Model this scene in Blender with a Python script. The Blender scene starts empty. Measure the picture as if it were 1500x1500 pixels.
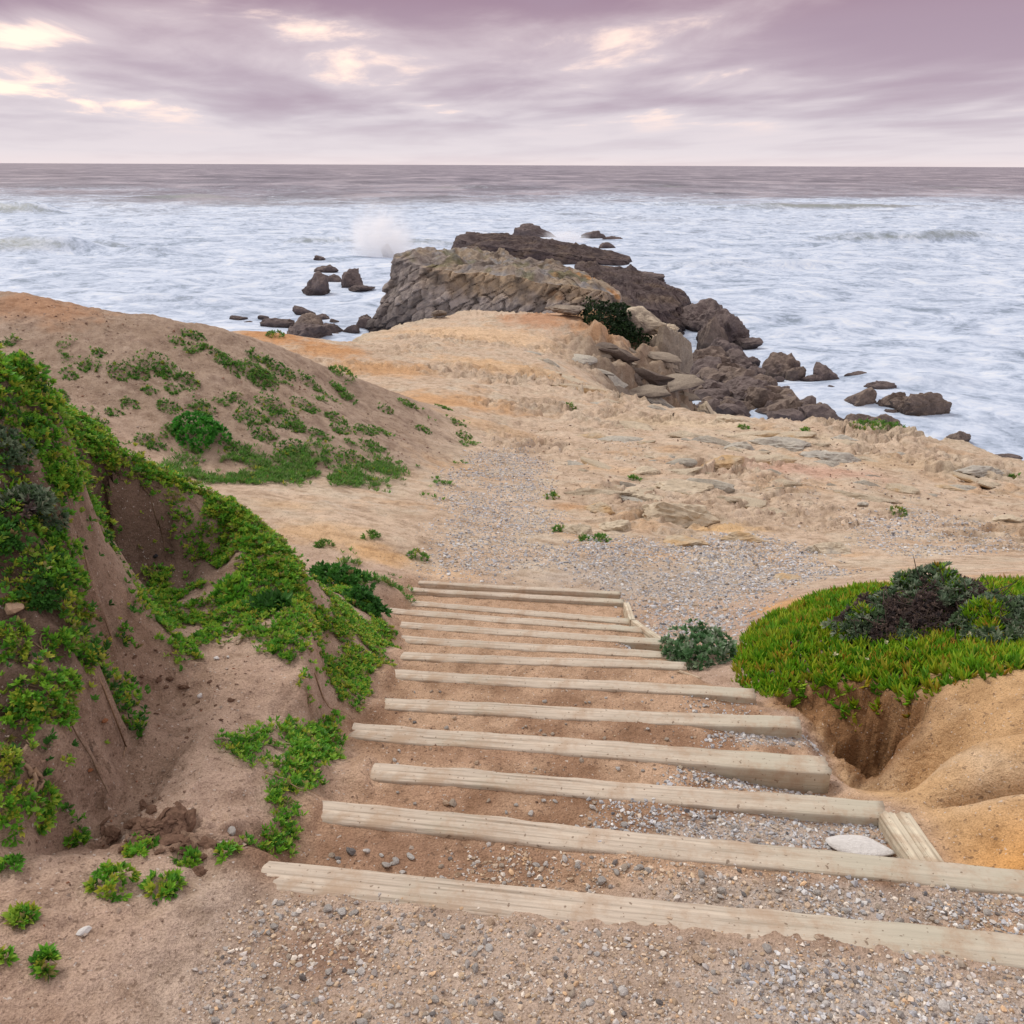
import bpy, bmesh, math, random
import numpy as np
from mathutils import Matrix, Vector

random.seed(7)
rng = np.random.default_rng(7)
SC = bpy.context.scene
COL = SC.collection

# ------------------------------------------------------------------ camera
CAM_Z = 12.0                       # metres above the sea
PITCH = math.radians(22.16)
ROLL = math.radians(0.23)
FPX = 1250.0                       # focal length in pixels of a 1500 px frame
cam = bpy.data.cameras.new('camera')
cam.sensor_width = 36.0
cam.lens = 36.0 * FPX / 1500.0
cam.clip_start = 0.05
cam.clip_end = 40000.0
cam_o = bpy.data.objects.new('camera', cam)
COL.objects.link(cam_o)
CAM_R = Matrix.Rotation(math.pi / 2 - PITCH, 3, 'X') @ Matrix.Rotation(ROLL, 3, 'Z')
cam_o.matrix_world = Matrix.Translation((0, 0, CAM_Z)) @ CAM_R.to_4x4()
SC.camera = cam_o

# ------------------------------------------------------------------ sky, sun, exposure
SUN_ELEV = math.radians(46)
SUN_AZ = math.radians(-48)         # measured from +Y (out to sea) towards +X
w = bpy.data.worlds.new('World')
SC.world = w
w.use_nodes = True


class NT:
    """tiny helper for writing node trees"""
    def __init__(s, tree):
        s.t = tree
        tree.nodes.clear()

    def n(s, typ, **kw):
        nd = s.t.nodes.new(typ)
        for k, v in kw.items():
            setattr(nd, k, v)
        return nd

    def put(s, sock, v):
        if isinstance(v, bpy.types.NodeSocket):
            s.t.links.new(v, sock)
        else:
            if hasattr(sock, 'default_value') and isinstance(v, (tuple, list)) and len(v) == 3 and len(sock.default_value) == 4:
                v = (*v, 1)
            sock.default_value = v

    def m(s, op, a, b=0.0, c=0.0, clamp=False):
        nd = s.n('ShaderNodeMath', operation=op)
        nd.use_clamp = clamp
        for i, v in enumerate((a, b, c)):
            s.put(nd.inputs[i], v)
        return nd.outputs[0]

    def comb(s, x, y, z):
        nd = s.n('ShaderNodeCombineXYZ')
        for i, v in enumerate((x, y, z)):
            s.put(nd.inputs[i], v)
        return nd.outputs[0]

    def sep(s, v):
        nd = s.n('ShaderNodeSeparateXYZ')
        s.put(nd.inputs[0], v)
        return nd.outputs

    def noise(s, vec, scale=1.0, detail=4.0, rough=0.55, dist=0.0, out=0):
        nd = s.n('ShaderNodeTexNoise')
        s.put(nd.inputs['Vector'], vec)
        nd.inputs['Scale'].default_value = scale
        nd.inputs['Detail'].default_value = detail
        nd.inputs['Roughness'].default_value = rough
        nd.inputs['Distortion'].default_value = dist
        return nd.outputs[out]

    def ramp(s, f, stops, interp='LINEAR'):
        nd = s.n('ShaderNodeValToRGB')
        cr = nd.color_ramp
        cr.interpolation = interp
        while len(cr.elements) < len(stops):
            cr.elements.new(0.5)
        for e, (p, c) in zip(cr.elements, stops):
            e.position = p
            e.color = (*c, 1) if len(c) == 3 else c
        s.put(nd.inputs[0], f)
        return nd.outputs[0]

    def mix(s, f, a, b, blend='MIX'):
        nd = s.n('ShaderNodeMix', data_type='RGBA', blend_type=blend)
        nd.clamp_factor = True
        s.put(nd.inputs[0], f)
        s.put(nd.inputs[6], a)
        s.put(nd.inputs[7], b)
        return nd.outputs[2]

    def mapr(s, v, a, b, c=0.0, d=1.0, smooth=True):
        nd = s.n('ShaderNodeMapRange')
        nd.interpolation_type = 'SMOOTHSTEP' if smooth else 'LINEAR'
        s.put(nd.inputs[0], v)
        for i, q in enumerate((a, b, c, d)):
            s.put(nd.inputs[i + 1], q)
        return nd.outputs[0]


nt = NT(w.node_tree)
tc = nt.n('ShaderNodeTexCoord')
dx, dy, dz = nt.sep(tc.outputs['Generated'])
el = nt.m('MAXIMUM', dz, 0.0)
den = nt.m('ADD', el, 0.055)
cu = nt.m('DIVIDE', dx, den)
cv = nt.m('DIVIDE', dy, den)
# the cloud deck seen in perspective: bands run across and tip down towards +X
cu2 = nt.m('ADD', nt.m('MULTIPLY', cu, 0.50), nt.m('MULTIPLY', cv, 0.03))
cv2 = nt.m('ADD', nt.m('MULTIPLY', cv, 0.30), nt.m('MULTIPLY', cu, 0.10))
pv = nt.comb(cu2, cv2, 6.6)
n_big = nt.noise(pv, 1.0, 3.0, 0.5, 0.25)
n_fine = nt.noise(nt.comb(nt.m('MULTIPLY', cu2, 2.4), nt.m('MULTIPLY', cv2, 2.4), 9.1), 1.0, 7.0, 0.6, 0.4)
cov = nt.m('ADD', nt.m('MULTIPLY', n_big, 0.74), nt.m('MULTIPLY', n_fine, 0.26))
deck = nt.ramp(el, [(0.0, (0.66, 0.575, 0.58)), (0.012, (0.605, 0.55, 0.575)), (0.045, (0.53, 0.48, 0.52)), (0.10, (0.43, 0.355, 0.405)),
                    (0.16, (0.265, 0.165, 0.225)), (0.30, (0.42, 0.36, 0.39)), (0.55, (0.66, 0.62, 0.605)), (1.0, (0.80, 0.77, 0.74))])
dark = nt.mapr(cov, 0.44, 0.68)
amt = nt.m('MULTIPLY', nt.mapr(el, 0.008, 0.07, 0.15, 0.75), nt.mapr(el, 0.5, 0.2, 0.35, 1.0))
col = nt.mix(nt.m('MULTIPLY', dark, amt), deck, (0.315, 0.235, 0.30))
pale = nt.mapr(cov, 0.56, 0.38)
col = nt.mix(nt.m('MULTIPLY', pale, nt.mapr(el, 0.01, 0.05, 0.2, 0.6)), col, (0.66, 0.585, 0.60))
skyt = nt.n('ShaderNodeTexSky', sky_type='NISHITA')
skyt.sun_disc = False
skyt.sun_elevation = SUN_ELEV
skyt.sun_rotation = SUN_AZ
clear = nt.mix(1.0, skyt.outputs[0], (0.10, 0.10, 0.10), 'MULTIPLY')
# openings where the low evening light comes through the deck
warm_side = nt.mapr(nt.m('DIVIDE', dx, nt.m('MAXIMUM', dy, 0.05)), 0.9, -0.3, 0.3, 1.0)
gap = nt.m('MULTIPLY', nt.mapr(nt.m('ADD', cov, nt.m('MULTIPLY', n_fine, 0.30)), 0.60, 0.475), warm_side)
gap = nt.m('MULTIPLY', gap, nt.mapr(el, 0.025, 0.06))
col = nt.mix(nt.m('MULTIPLY', gap, 0.95), col, nt.mix(0.9, clear, (1.06, 0.76, 0.61)))
bg = nt.n('ShaderNodeBackground')
nt.put(bg.inputs[0], col)
bg.inputs[1].default_value = 1.0
wo = nt.n('ShaderNodeOutputWorld')
nt.t.links.new(bg.outputs[0], wo.inputs[0])

sun = bpy.data.lights.new('sun', 'SUN')
sun.energy = 1.5
sun.angle = math.radians(16)
sun.color = (1.0, 0.93, 0.84)
sun_o = bpy.data.objects.new('sun', sun)
COL.objects.link(sun_o)
sd = Vector((math.sin(SUN_AZ) * math.cos(SUN_ELEV), math.cos(SUN_AZ) * math.cos(SUN_ELEV), math.sin(SUN_ELEV)))
sun_o.rotation_euler = sd.to_track_quat('Z', 'Y').to_euler()
sun_o.location = (0, 0, 60)

SC.view_settings.view_transform = 'Standard'
SC.view_settings.look = 'None'
SC.view_settings.exposure = 0.42
SC.view_settings.gamma = 1.0
SC.view_settings.use_curve_mapping = False
SC.render.engine = 'CYCLES'
SC.cycles.use_denoising = True
SC.cycles.max_bounces = 10
SC.cycles.diffuse_bounces = 3
SC.cycles.glossy_bounces = 2
SC.cycles.volume_bounces = 8
SC.cycles.transparent_max_bounces = 10

# ------------------------------------------------------------------ noise
M32 = np.uint64(0xFFFFFFFF)


def _hash(ix, iy, iz, seed):
    h = (ix.astype(np.int64) * 374761393 + iy.astype(np.int64) * 668265263 + iz * 2147483647 + seed * 1442695041).astype(np.uint64) & M32
    h = ((h ^ (h >> np.uint64(13))) * np.uint64(1274126177)) & M32
    h = ((h ^ (h >> np.uint64(15))) * np.uint64(2246822519)) & M32
    return (h ^ (h >> np.uint64(16))) & M32


def perlin(x, y, seed=0):
    x = np.asarray(x, float); y = np.asarray(y, float)
    fx = np.floor(x); fy = np.floor(y)
    tx = x - fx; ty = y - fy
    ix = fx.astype(np.int64); iy = fy.astype(np.int64)

    def g(ox, oy):
        a = _hash(ix + ox, iy + oy, 0, seed).astype(float) * (2 * math.pi / 4294967296.0)
        return np.cos(a) * (tx - ox) + np.sin(a) * (ty - oy)
    u = tx * tx * tx * (tx * (tx * 6 - 15) + 10)
    v = ty * ty * ty * (ty * (ty * 6 - 15) + 10)
    a = g(0, 0); b = g(1, 0); c = g(0, 1); d = g(1, 1)
    return ((a + (b - a) * u) + ((c + (d - c) * u) - (a + (b - a) * u)) * v) * 1.5


def fbm(x, y, octv=4, seed=0, gain=0.5, lac=2.03):
    s = 0; a = 1.0; t = 0
    for i in range(octv):
        s = s + a * perlin(x, y, seed + i * 17)
        t += a
        a *= gain
        x = x * lac + 3.1; y = y * lac - 1.7
    return s / t


def ridged(x, y, octv=3, seed=0):
    s = 0; a = 1.0; t = 0
    for i in range(octv):
        s = s + a * (1 - np.abs(perlin(x, y, seed + i * 13)) * 2)
        t += a; a *= 0.5
        x = x * 2.1 + 5; y = y * 2.1 - 3
    return s / t


def vnoise3(p, seed=0):
    f = np.floor(p); t = p - f
    i = f.astype(np.int64)
    t = t * t * (3 - 2 * t)
    out = 0
    for ox in (0, 1):
        for oy in (0, 1):
            for oz in (0, 1):
                h = _hash(i[..., 0] + ox, i[..., 1] + oy, (i[..., 2] + oz) * 7919 % 2147483647, seed).astype(float) / 4294967296.0
                wgt = (t[..., 0] if ox else 1 - t[..., 0]) * (t[..., 1] if oy else 1 - t[..., 1]) * (t[..., 2] if oz else 1 - t[..., 2])
                out = out + h * wgt
    return out * 2 - 1


def fbm3(p, octv=4, seed=0, gain=0.5):
    s = 0; a = 1.0; t = 0
    for i in range(octv):
        s = s + a * vnoise3(p, seed + 31 * i)
        t += a; a *= gain
        p = p * 2.07 + 1.3
    return s / t


def sstep(a, b, x):
    t = np.clip((x - a) / (b - a), 0, 1)
    return t * t * (3 - 2 * t)


# ------------------------------------------------------------------ sight lines -> places on the ground
RM = np.array(CAM_R)


def ray(px, py):
    d = RM @ np.array([(px - 750.0) / FPX, -(py - 750.0) / FPX, -1.0])
    return d


def at_z(px, py, z):
    """point on the sight line at height z relative to the eye"""
    d = ray(px, py)
    return np.array(d * (z / d[2]))


def at_y(px, py, Y):
    d = ray(px, py)
    return np.array(d * (Y / d[1]))


def poly_sdf(x, y, P):
    """signed distance, positive inside"""
    x = np.asarray(x, float); y = np.asarray(y, float)
    P = np.asarray(P, float)
    d2 = np.full(x.shape, 1e18)
    ins = np.zeros(x.shape, bool)
    n = len(P)
    for i in range(n):
        ax, ay = P[i][:2]; bx, by = P[(i + 1) % n][:2]
        ex, ey = bx - ax, by - ay
        L = ex * ex + ey * ey + 1e-12
        t = np.clip(((x - ax) * ex + (y - ay) * ey) / L, 0, 1)
        d2 = np.minimum(d2, (x - ax - t * ex) ** 2 + (y - ay - t * ey) ** 2)
        cond = ((ay > y) != (by > y)) & (x < (bx - ax) * (y - ay) / (by - ay + 1e-18) + ax)
        ins ^= cond
    d = np.sqrt(d2)
    return np.where(ins, d, -d)


# ------------------------------------------------------------------ terrain: surveyed points (all heights relative to the eye)
PZ = [  # pixel x, pixel y, height
    (750, 1500, -1.79), (300, 1500, -1.775), (1500, 1500, -1.80), (600, 1400, -1.83), (1100, 1430, -1.83), (1450, 1440, -1.84), (300, 1400, -1.80),
    (60, 1480, -1.70), (200, 1400, -1.75), (350, 1270, -1.82), (100, 1330, -1.72), (0, 1400, -1.66), (250, 1250, -1.80), (360, 1130, -1.87),
    (250, 1120, -1.87), (205, 1000, -1.90), (300, 950, -1.98), (400, 1010, -1.98), (430, 1100, -1.99), (330, 1010, -1.95), (215, 900, -1.93),
    (200, 855, -1.93), (480, 1100, -2.17), (430, 1200, -1.97), (480, 1040, -2.20), (300, 860, -1.98), (280, 800, -1.93),
    (530, 1010, -2.42), (540, 1050, -2.33),
    # bank between scoop and stairs
    (455, 905, -2.0), (450, 960, -2.02), (452, 1010, -2.05), (428, 832, -1.98), (380, 782, -1.88), (332, 735, -1.75), (400, 900, -2.0), (350, 850, -1.97), (250, 705, -1.58),
    (478, 930, -2.30), (482, 990, -2.32), (530, 950, -2.44), (565, 960, -2.62), (480, 870, -2.36), (510, 850, -2.55), (550, 890, -2.78), (560, 850, -2.95),
    # sand flat behind the bank
    (450, 800, -3.1), (550, 830, -3.15), (600, 835, -3.25), (640, 800, -3.4), (400, 750, -3.15), (350, 715, -3.25), (500, 760, -3.22), (620, 760, -3.5), (560, 790, -3.22),
    (300, 692, -3.35), (450, 692, -3.55), (560, 702, -3.72), (650, 690, -3.95), (500, 720, -3.5), (620, 720, -3.75),
    # hill behind
    (200, 660, -3.1), (100, 600, -2.75), (0, 560, -2.5), (290, 640, -3.15), (290, 560, -2.75), (300, 500, -2.42), (450, 600, -3.25), (380, 650, -3.3), (380, 570, -2.95),
    # platform
    (700, 500, -5.8), (560, 492, -5.6), (800, 520, -5.8), (750, 560, -5.4), (850, 570, -5.5), (950, 610, -5.5), (750, 620, -4.95), (850, 650, -4.85),
    (1000, 650, -4.9), (1100, 625, -5.3), (1200, 617, -5.45), (1330, 632, -5.4), (1500, 685, -5.3), (1250, 690, -4.9), (1400, 740, -4.7), (1100, 720, -4.4),
    (950, 720, -4.3), (800, 700, -4.2), (720, 720, -4.05), (740, 800, -3.52), (900, 800, -3.62), (1000, 745, -4.12), (1050, 820, -3.65), (1200, 800, -3.75),
    (1350, 820, -3.6), (1500, 800, -3.8), (1000, 880, -3.36), (1080, 900, -3.22), (950, 905, -3.32), (1150, 880, -3.02), (1300, 850, -2.98), (1500, 840, -2.9),
    (1000, 930, -3.15), (680, 600, -4.7), (640, 560, -4.9), (550, 540, -5.0), (450, 515, -4.85), (850, 850, -3.35), (700, 850, -3.3),
    # ice plant mound and the sandstone beside it
    (1100, 960, -2.65), (1200, 920, -2.60), (1300, 930, -2.5), (1230, 1030, -2.46), (1400, 985, -2.3), (1500, 985, -2.2), (1450, 900, -2.4), (1350, 880, -2.5),
    (1130, 1000, -2.62), (1060, 960, -2.75), (1400, 1020, -2.25), (1340, 1060, -2.28), (1400, 1100, -2.15), (1500, 1085, -2.06), (1450, 1200, -2.02), (1500, 1262, -2.07),
    (1375, 1200, -2.12), (1420, 1255, -2.12), (1330, 1150, -2.22), (1200, 1085, -2.46), (1185, 1060, -2.5), (1225, 1130, -2.4), (1170, 1035, -2.56), (1240, 1050, -2.5), (1290, 1060, -2.42),
]
PY = [  # pixel x, pixel y, forward distance
    (180, 690, 4.15), (180, 775, 4.02), (0, 425, 13.0), (80, 440, 13.0), (150, 455, 13.0), (240, 468, 13.0), (330, 485, 13.2), (100, 510, 11.3), (400, 505, 13.8), (440, 520, 14.0), (450, 548, 13.5),
    (500, 545, 14.6), (560, 568, 15.0), (620, 595, 15.0), (660, 620, 14.8), (600, 640, 13.0), (672, 645, 14.3), (560, 640, 12.0), (640, 680, 12.0), (520, 600, 13.4),
    (400, 485, 26.0), (340, 487, 25.0), (470, 500, 25.5), (620, 467, 36.5), (700, 456, 40.0), (830, 462, 39.0), (880, 453, 38.0), (900, 492, 34.0), (940, 505, 33.5),
    (0, 592, 2.95), (60, 602, 3.3), (100, 645, 3.3), (60, 800, 2.72), (60, 900, 2.47), (60, 1000, 2.27), (60, 1100, 2.1), (80, 1200, 1.93), (0, 1200, 1.85), (0, 1000, 2.2), (0, 800, 2.6),
    (108, 850, 2.78), (118, 950, 2.52), (128, 1050, 2.36), (105, 750, 3.05), (0, 572, 3.6), (100, 622, 3.9), (160, 652, 4.1), (130, 700, 3.7),
]
RAW = [  # x, y, height: ground the photograph does not show
    (0, 0, -1.70), (-2, -2, -1.4), (2, -2, -1.5), (0, -3, -1.3), (-3, 0.2, -1.0), (3, 0.3, -1.75), (1.2, 0.6, -1.78), (-0.6, 0.7, -1.72), (-1.5, 0.8, -1.55),
    (-2.6, 2.0, -0.85), (-3.2, 3.2, -0.7), (-4.5, 4.2, -1.0), (-3.2, 5.0, -1.9), (-2.0, 5.4, -2.7), (-4.5, 7, -2.7), (-1.6, 5.6, -2.85), (-1.25, 5.0, -2.65), (-6, 9, -2.5), (-9, 9, -2.0), (-12, 12, -1.6),
    (-6, 17, -4.3), (-9.5, 17, -3.9), (-14, 17, -3.5), (-7, 21, -4.7), (-3.5, 18, -4.7), (-12, 22, -4.8), (-20, 14, -2.6),
    (2.6, 2.0, -1.95), (3.2, 3.0, -2.0), (4.2, 4.2, -2.3), (5, 6, -2.9), (7, 8, -3.8), (12, 11, -4.9), (20, 6, -4.5),
    (1.72, 3.22, -2.84), (1.62, 3.02, -2.78), (1.8, 3.02, -2.72), (1.63, 3.45, -2.74), (1.52, 3.35, -2.68), (1.9, 3.4, -2.44), (2.0, 3.2, -2.30),
    (6.2, 37, -7.2), (5.2, 33, -7.4), (4.2, 30, -7.6), (3.0, 27, -6.6), (6.5, 41, -7.4), (0, 46, -7.5), (-6, 30, -6), (12, 18, -5.6),
]
CP = [at_z(*q) for q in PZ] + [at_y(*q) for q in PY] + [np.array(q, float) for q in RAW]
CP = np.array(CP)


def warp(x, y):
    d = y + 4.5
    d = np.maximum(d, 0.6)
    return x / d * 2.2, np.log(d) * 2.2


wu, wv = warp(CP[:, 0], CP[:, 1])


def kern(r2):
    return np.sqrt(r2 + 0.0009)


A = kern((wu[:, None] - wu[None]) ** 2 + (wv[:, None] - wv[None]) ** 2)
K = len(CP)
A[np.arange(K), np.arange(K)] += 0.0
PM = np.stack([np.ones(K), wu, wv], 1)
SYS = np.block([[A - 0.012 * np.eye(K), PM], [PM.T, np.zeros((3, 3))]])
SOL = np.linalg.solve(SYS, np.concatenate([CP[:, 2], np.zeros(3)]))


def base(x, y):
    x = np.asarray(x, float); y = np.asarray(y, float)
    sh = x.shape
    u, v = warp(x.ravel(), y.ravel())
    out = SOL[K] + SOL[K + 1] * u + SOL[K + 2] * v
    CH = 60000
    for s in range(0, len(u), CH):
        uu = u[s:s + CH]; vv = v[s:s + CH]
        r2 = (uu[:, None] - wu[None]) ** 2 + (vv[:, None] - wv[None]) ** 2
        out[s:s + CH] += kern(r2) @ SOL[:K]
    return out.reshape(sh)


# ------------------------------------------------------------------ the stairs: thirteen timbers
TB = [  # left end, right end, height of the top
    ((372, 1277), (1640, 1406), -1.85), ((452, 1183), (1560, 1296), -1.98), ((540, 1127), (1298, 1184), -2.11), ((505, 1067), (1214, 1120), -2.24),
    ((562, 1029), (1172, 1057), -2.37), ((570, 985), (1106, 1014), -2.50), ((578, 959), (1005, 974), -2.63), ((578, 934), (984, 958), -2.755),
    ((574, 913), (972, 939), -2.88), ((552, 892), (944, 922), -3.0), ((588, 881), (926, 909), -3.10), ((590, 862), (914, 880), -3.19), ((604, 851), (909, 868), -3.235)]
TL = np.array([at_z(*t[0], t[2]) for t in TB])
TR = np.array([at_z(*t[1], t[2]) for t in TB])
TA = (TR[:, 1] - TL[:, 1]) / (TR[:, 0] - TL[:, 0])
NTB = len(TB)
FCX, FCY = 5.1, 33.0


def timber_y(i, x):
    return TL[i, 1] + TA[i] * (x - TL[i, 0])


RB = [at_z(1395, 1276, -1.98)] + [TR[i] for i in range(2, NTB)]
RB = np.array(RB)


def stair_mask(x, y):
    o = np.argsort(TL[:, 1])
    xl = np.interp(y, TL[o, 1], TL[o, 0])
    o = np.argsort(RB[:, 1])
    xr = np.interp(y, RB[o, 1], RB[o, 0])
    fr = sstep(-0.18, 0.0, y - timber_y(1, x))       # in front of the second timber the landing runs on to the right
    xr = xr + (1 - fr) * 6
    left = sstep(-0.05, 0.22, x - xl + 0.12 + 0.06 * perlin(x * 3, y * 3, 5))
    right = sstep(-0.06, 0.03, xr - x)
    far = sstep(0.16, -0.06, y - timber_y(NTB - 1, x))
    near = sstep(-0.75, -0.3, y - timber_y(0, x))
    return left * right * far * near


DIP = {3: (0.10, 0.34), 4: (0.05, 0.3), 8: (0.09, 0.16), 2: (0.03, .4), 5: (0.03, 0.2), 12: (0.05, 3.0), 11: (0.02, 3.0)}


def stair_z(x, y):
    n = np.zeros(x.shape, int)
    z = np.full(x.shape, TB[0][2] - 0.006) + 0.04 * np.clip(timber_y(0, x) - y, 0, 1)
    prev = timber_y(0, x) - 0.5
    for i in range(NTB):
        yi = timber_y(i, x)
        past = y > yi
        if i + 1 < NTB:
            nxt = timber_y(i + 1, x)
            fr = np.clip((y - yi) / np.maximum(nxt - yi, 0.05), 0, 1)
            lev = TB[i + 1][2] - 0.008 - 0.02 * (1 - fr) ** 2 - 0.012 * np.sin(fr * math.pi)
        else:
            lev = np.full(x.shape, TB[-1][2] - 0.075)
        if i in DIP:
            a, wd = DIP[i]
            dd = np.where(~past, yi - y, 9)
            z = z - a * sstep(TR[i, 0] - wd * 2.0, TR[i, 0] - wd * 0.35, x) * np.exp(-(dd / 0.16) ** 2)
        z = np.where(past, lev, z)
    for i in range(NTB):                                  # drifted sand over the left ends
        wq = np.exp(-((y - timber_y(i, x)) / (0.12 if i < 9 else 0.09)) ** 4)
        sq = sstep(0.17, -0.03, x - TL[i, 0] + 0.05 * fbm(x * 5 + i, y * 5, 2, 16))
        cand = TB[i][2] - 0.13 + 0.165 * sq
        z = np.maximum(z, z + (cand - z) * wq)
    o = np.argsort(TL[:, 1])
    xl = np.interp(y, TL[o, 1], TL[o, 0])
    return z + 0.02 * sstep(0.10, -0.08, x - xl + 0.14 * fbm(x * 5, y * 5, 2, 15))


# lip of the scooped bank
_lip = np.array(sorted([tuple(at_y(px, py, Y)) for px, py, Y in ((20, 590, 3.75), (100, 622, 3.9), (160, 655, 4.1), (180, 690, 4.2), (250, 708, 4.33), (332, 738, 4.45))]))
SCX, SCY, SCZ = _lip[:, 0], _lip[:, 1], _lip[:, 2]

def line_side(x, y, pts):
    """signed distance to an open line, positive on its left hand"""
    best = np.full(x.shape, 1e9); sg = np.ones(x.shape)
    for (ax, ay), (bx, by) in zip(pts[:-1], pts[1:]):
        ex, ey = bx - ax, by - ay
        L = ex * ex + ey * ey
        t = np.clip(((x - ax) * ex + (y - ay) * ey) / L, 0, 1)
        d = np.hypot(x - ax - t * ex, y - ay - t * ey)
        c = ex * (y - ay) - ey * (x - ax)
        m = d < best
        best = np.where(m, d, best); sg = np.where(m, np.sign(c), sg)
    return best * sg


BLOCK_EDGE = [tuple(at_y(px, py, Y)[:2]) for px, py, Y in ((60, 1230, 1.86), (128, 1120, 2.2), (138, 1050, 2.36), (132, 950, 2.58), (122, 850, 2.86), (115, 760, 3.15), (112, 700, 3.45))]
GULLY = [tuple(at_z(px, py, z)[:2]) for px, py, z in ((1190, 1042, -2.6), (1222, 1072, -2.7), (1252, 1112, -2.75), (1278, 1150, -2.8))]
CUT_EDGE = [tuple(at_z(px, py, z)[:2]) for px, py, z in ((455, 1030, -2.07), (464, 985, -2.04), (464, 930, -2.02), (458, 880, -2.0), (440, 845, -1.99))]
CREASE = [[tuple(at_z(px, py, z)[:2]) for px, py, z in ((1318, 1168, -2.25), (1345, 1130, -2.25), (1390, 1096, -2.2), (1440, 1080, -2.14), (1560, 1070, -2.08))],
          [tuple(at_z(px, py, z)[:2]) for px, py, z in ((1322, 1205, -2.2), (1370, 1178, -2.14), (1420, 1166, -2.08), (1570, 1155, -2.02))]]

# ------------------------------------------------------------------ coast
COAST = [(60, -12), (40, 2), (22, 10), (14.5, 14.0), (10.4, 16.6), (9.2, 18.2), (7.7, 19.7), (6.2, 20.7), (4.5, 21.6), (3.4, 23.4), (3.3, 26), (4.6, 30.5), (6.2, 33.5), (7.3, 36.5),
         (7.1, 41), (4.2, 45), (0, 46), (-2.5, 42), (-3.7, 37.5), (-5.9, 32.5), (-5.6, 29.5), (-7.0, 28.0), (-9, 27.5), (-14, 22), (-22, 17), (-40, 10), (-60, -12)]


def zone(pts, surf=None):
    """a patch of ground given by sight lines that meet the ground"""
    return np.array([hit(px, py)[:2] for px, py in pts])


def near_detail(x, y, z):
    # runnels in the scooped bank
    sl = y - np.interp(x, SCX, SCY)                     # behind the lip > 0
    wsc = sstep(-2.75, -2.45, x) * sstep(-1.42, -1.62, x) * sstep(-0.75, -0.55, sl) * sstep(0.10, 0.0, sl)
    crest = np.interp(x, SCX, SCZ)
    prof = -2.02 + (crest + 2.02) * sstep(-0.20, -0.03, sl + 0.05 * ridged(x * 4.5, y * 0.8, 2, 77))
    z = z + wsc * (np.minimum(prof, z) - z)
    scoop = np.exp(-((x + 1.95) / 0.55) ** 2) * np.exp(-((y - 4.05) / 0.22) ** 2)
    z = z + scoop * 0.05 * ridged(x * 5.5, y * 1.2, 2, 71)
    # dug, crumbly soil in the fore-left
    cl = np.exp(-(((x + 1.0) / 0.34) ** 2 + ((y - 1.98) / 0.13) ** 2))
    z = z + cl * 0.07 * (ridged(x * 9, y * 9, 2, 81) - 0.45)
    lf = sstep(-0.45, -0.75, x + 0.0 * y) * sstep(4.6, 4.2, y) * sstep(1.2, 1.6, y)
    z = z + lf * (0.030 * fbm(x * 3.3, y * 3.3, 4, 87, 0.6) + 0.014 * ridged(x * 8, y * 8, 3, 88) + 0.006 * fbm(x * 30, y * 30, 2, 86))
    eb = line_side(x, y, BLOCK_EDGE) + 0.11 * fbm(x * 4.5, y * 4.5, 4, 93, 0.6) + 0.02
    win = sstep(1.75, 1.95, y) * sstep(3.7, 3.3, y) * sstep(-1.0, -1.2, x)
    z = z + win * 0.34 * (sstep(-0.05, 0.05, eb) - sstep(-0.42, 0.42, eb))
    bk = win * sstep(-0.05, 0.1, eb)
    z = z + bk * (0.15 * fbm(x * 3.2, y * 3.2, 4, 91, 0.6) + 0.06 * ridged(x * 6, y * 6, 3, 92))
    ec = line_side(x, y, CUT_EDGE) + 0.03 * fbm(x * 7, y * 7, 2, 94)
    winc = sstep(2.75, 2.95, y) * sstep(4.25, 4.0, y) * sstep(-1.45, -1.25, x) * sstep(-0.3, -0.5, x)
    z = z + winc * 0.20 * (sstep(-0.03, 0.03, ec) - sstep(-0.22, 0.22, ec))
    gt = np.abs(line_side(x, y, GULLY)) + 0.11 * fbm(x * 7, y * 7, 4, 89, 0.62)
    gl = sstep(3.75, 3.2, y)
    z = z - (0.12 + 0.55 * gl) * sstep(0.17, 0.10, gt)
    # rounded sandstone humps by the gully
    hump = sstep(1.45, 1.7, x) * sstep(3.7, 3.3, y) * sstep(1.5, 1.8, y)
    cr = np.minimum(np.abs(line_side(x, y, CREASE[0])), np.abs(line_side(x, y, CREASE[1])))
    z = z + hump * (0.14 * (1 - np.exp(-cr / 0.10)) + 0.10 * (1 - np.exp(-(cr / 0.035) ** 2)) - 0.16)
    z = z + np.exp(-(((x - 1.65) / 0.32) ** 2 + ((y - 3.4) / 0.3) ** 2)) * 0.12 * fbm(x * 8, y * 8, 4, 95, 0.65)
    return z


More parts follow.
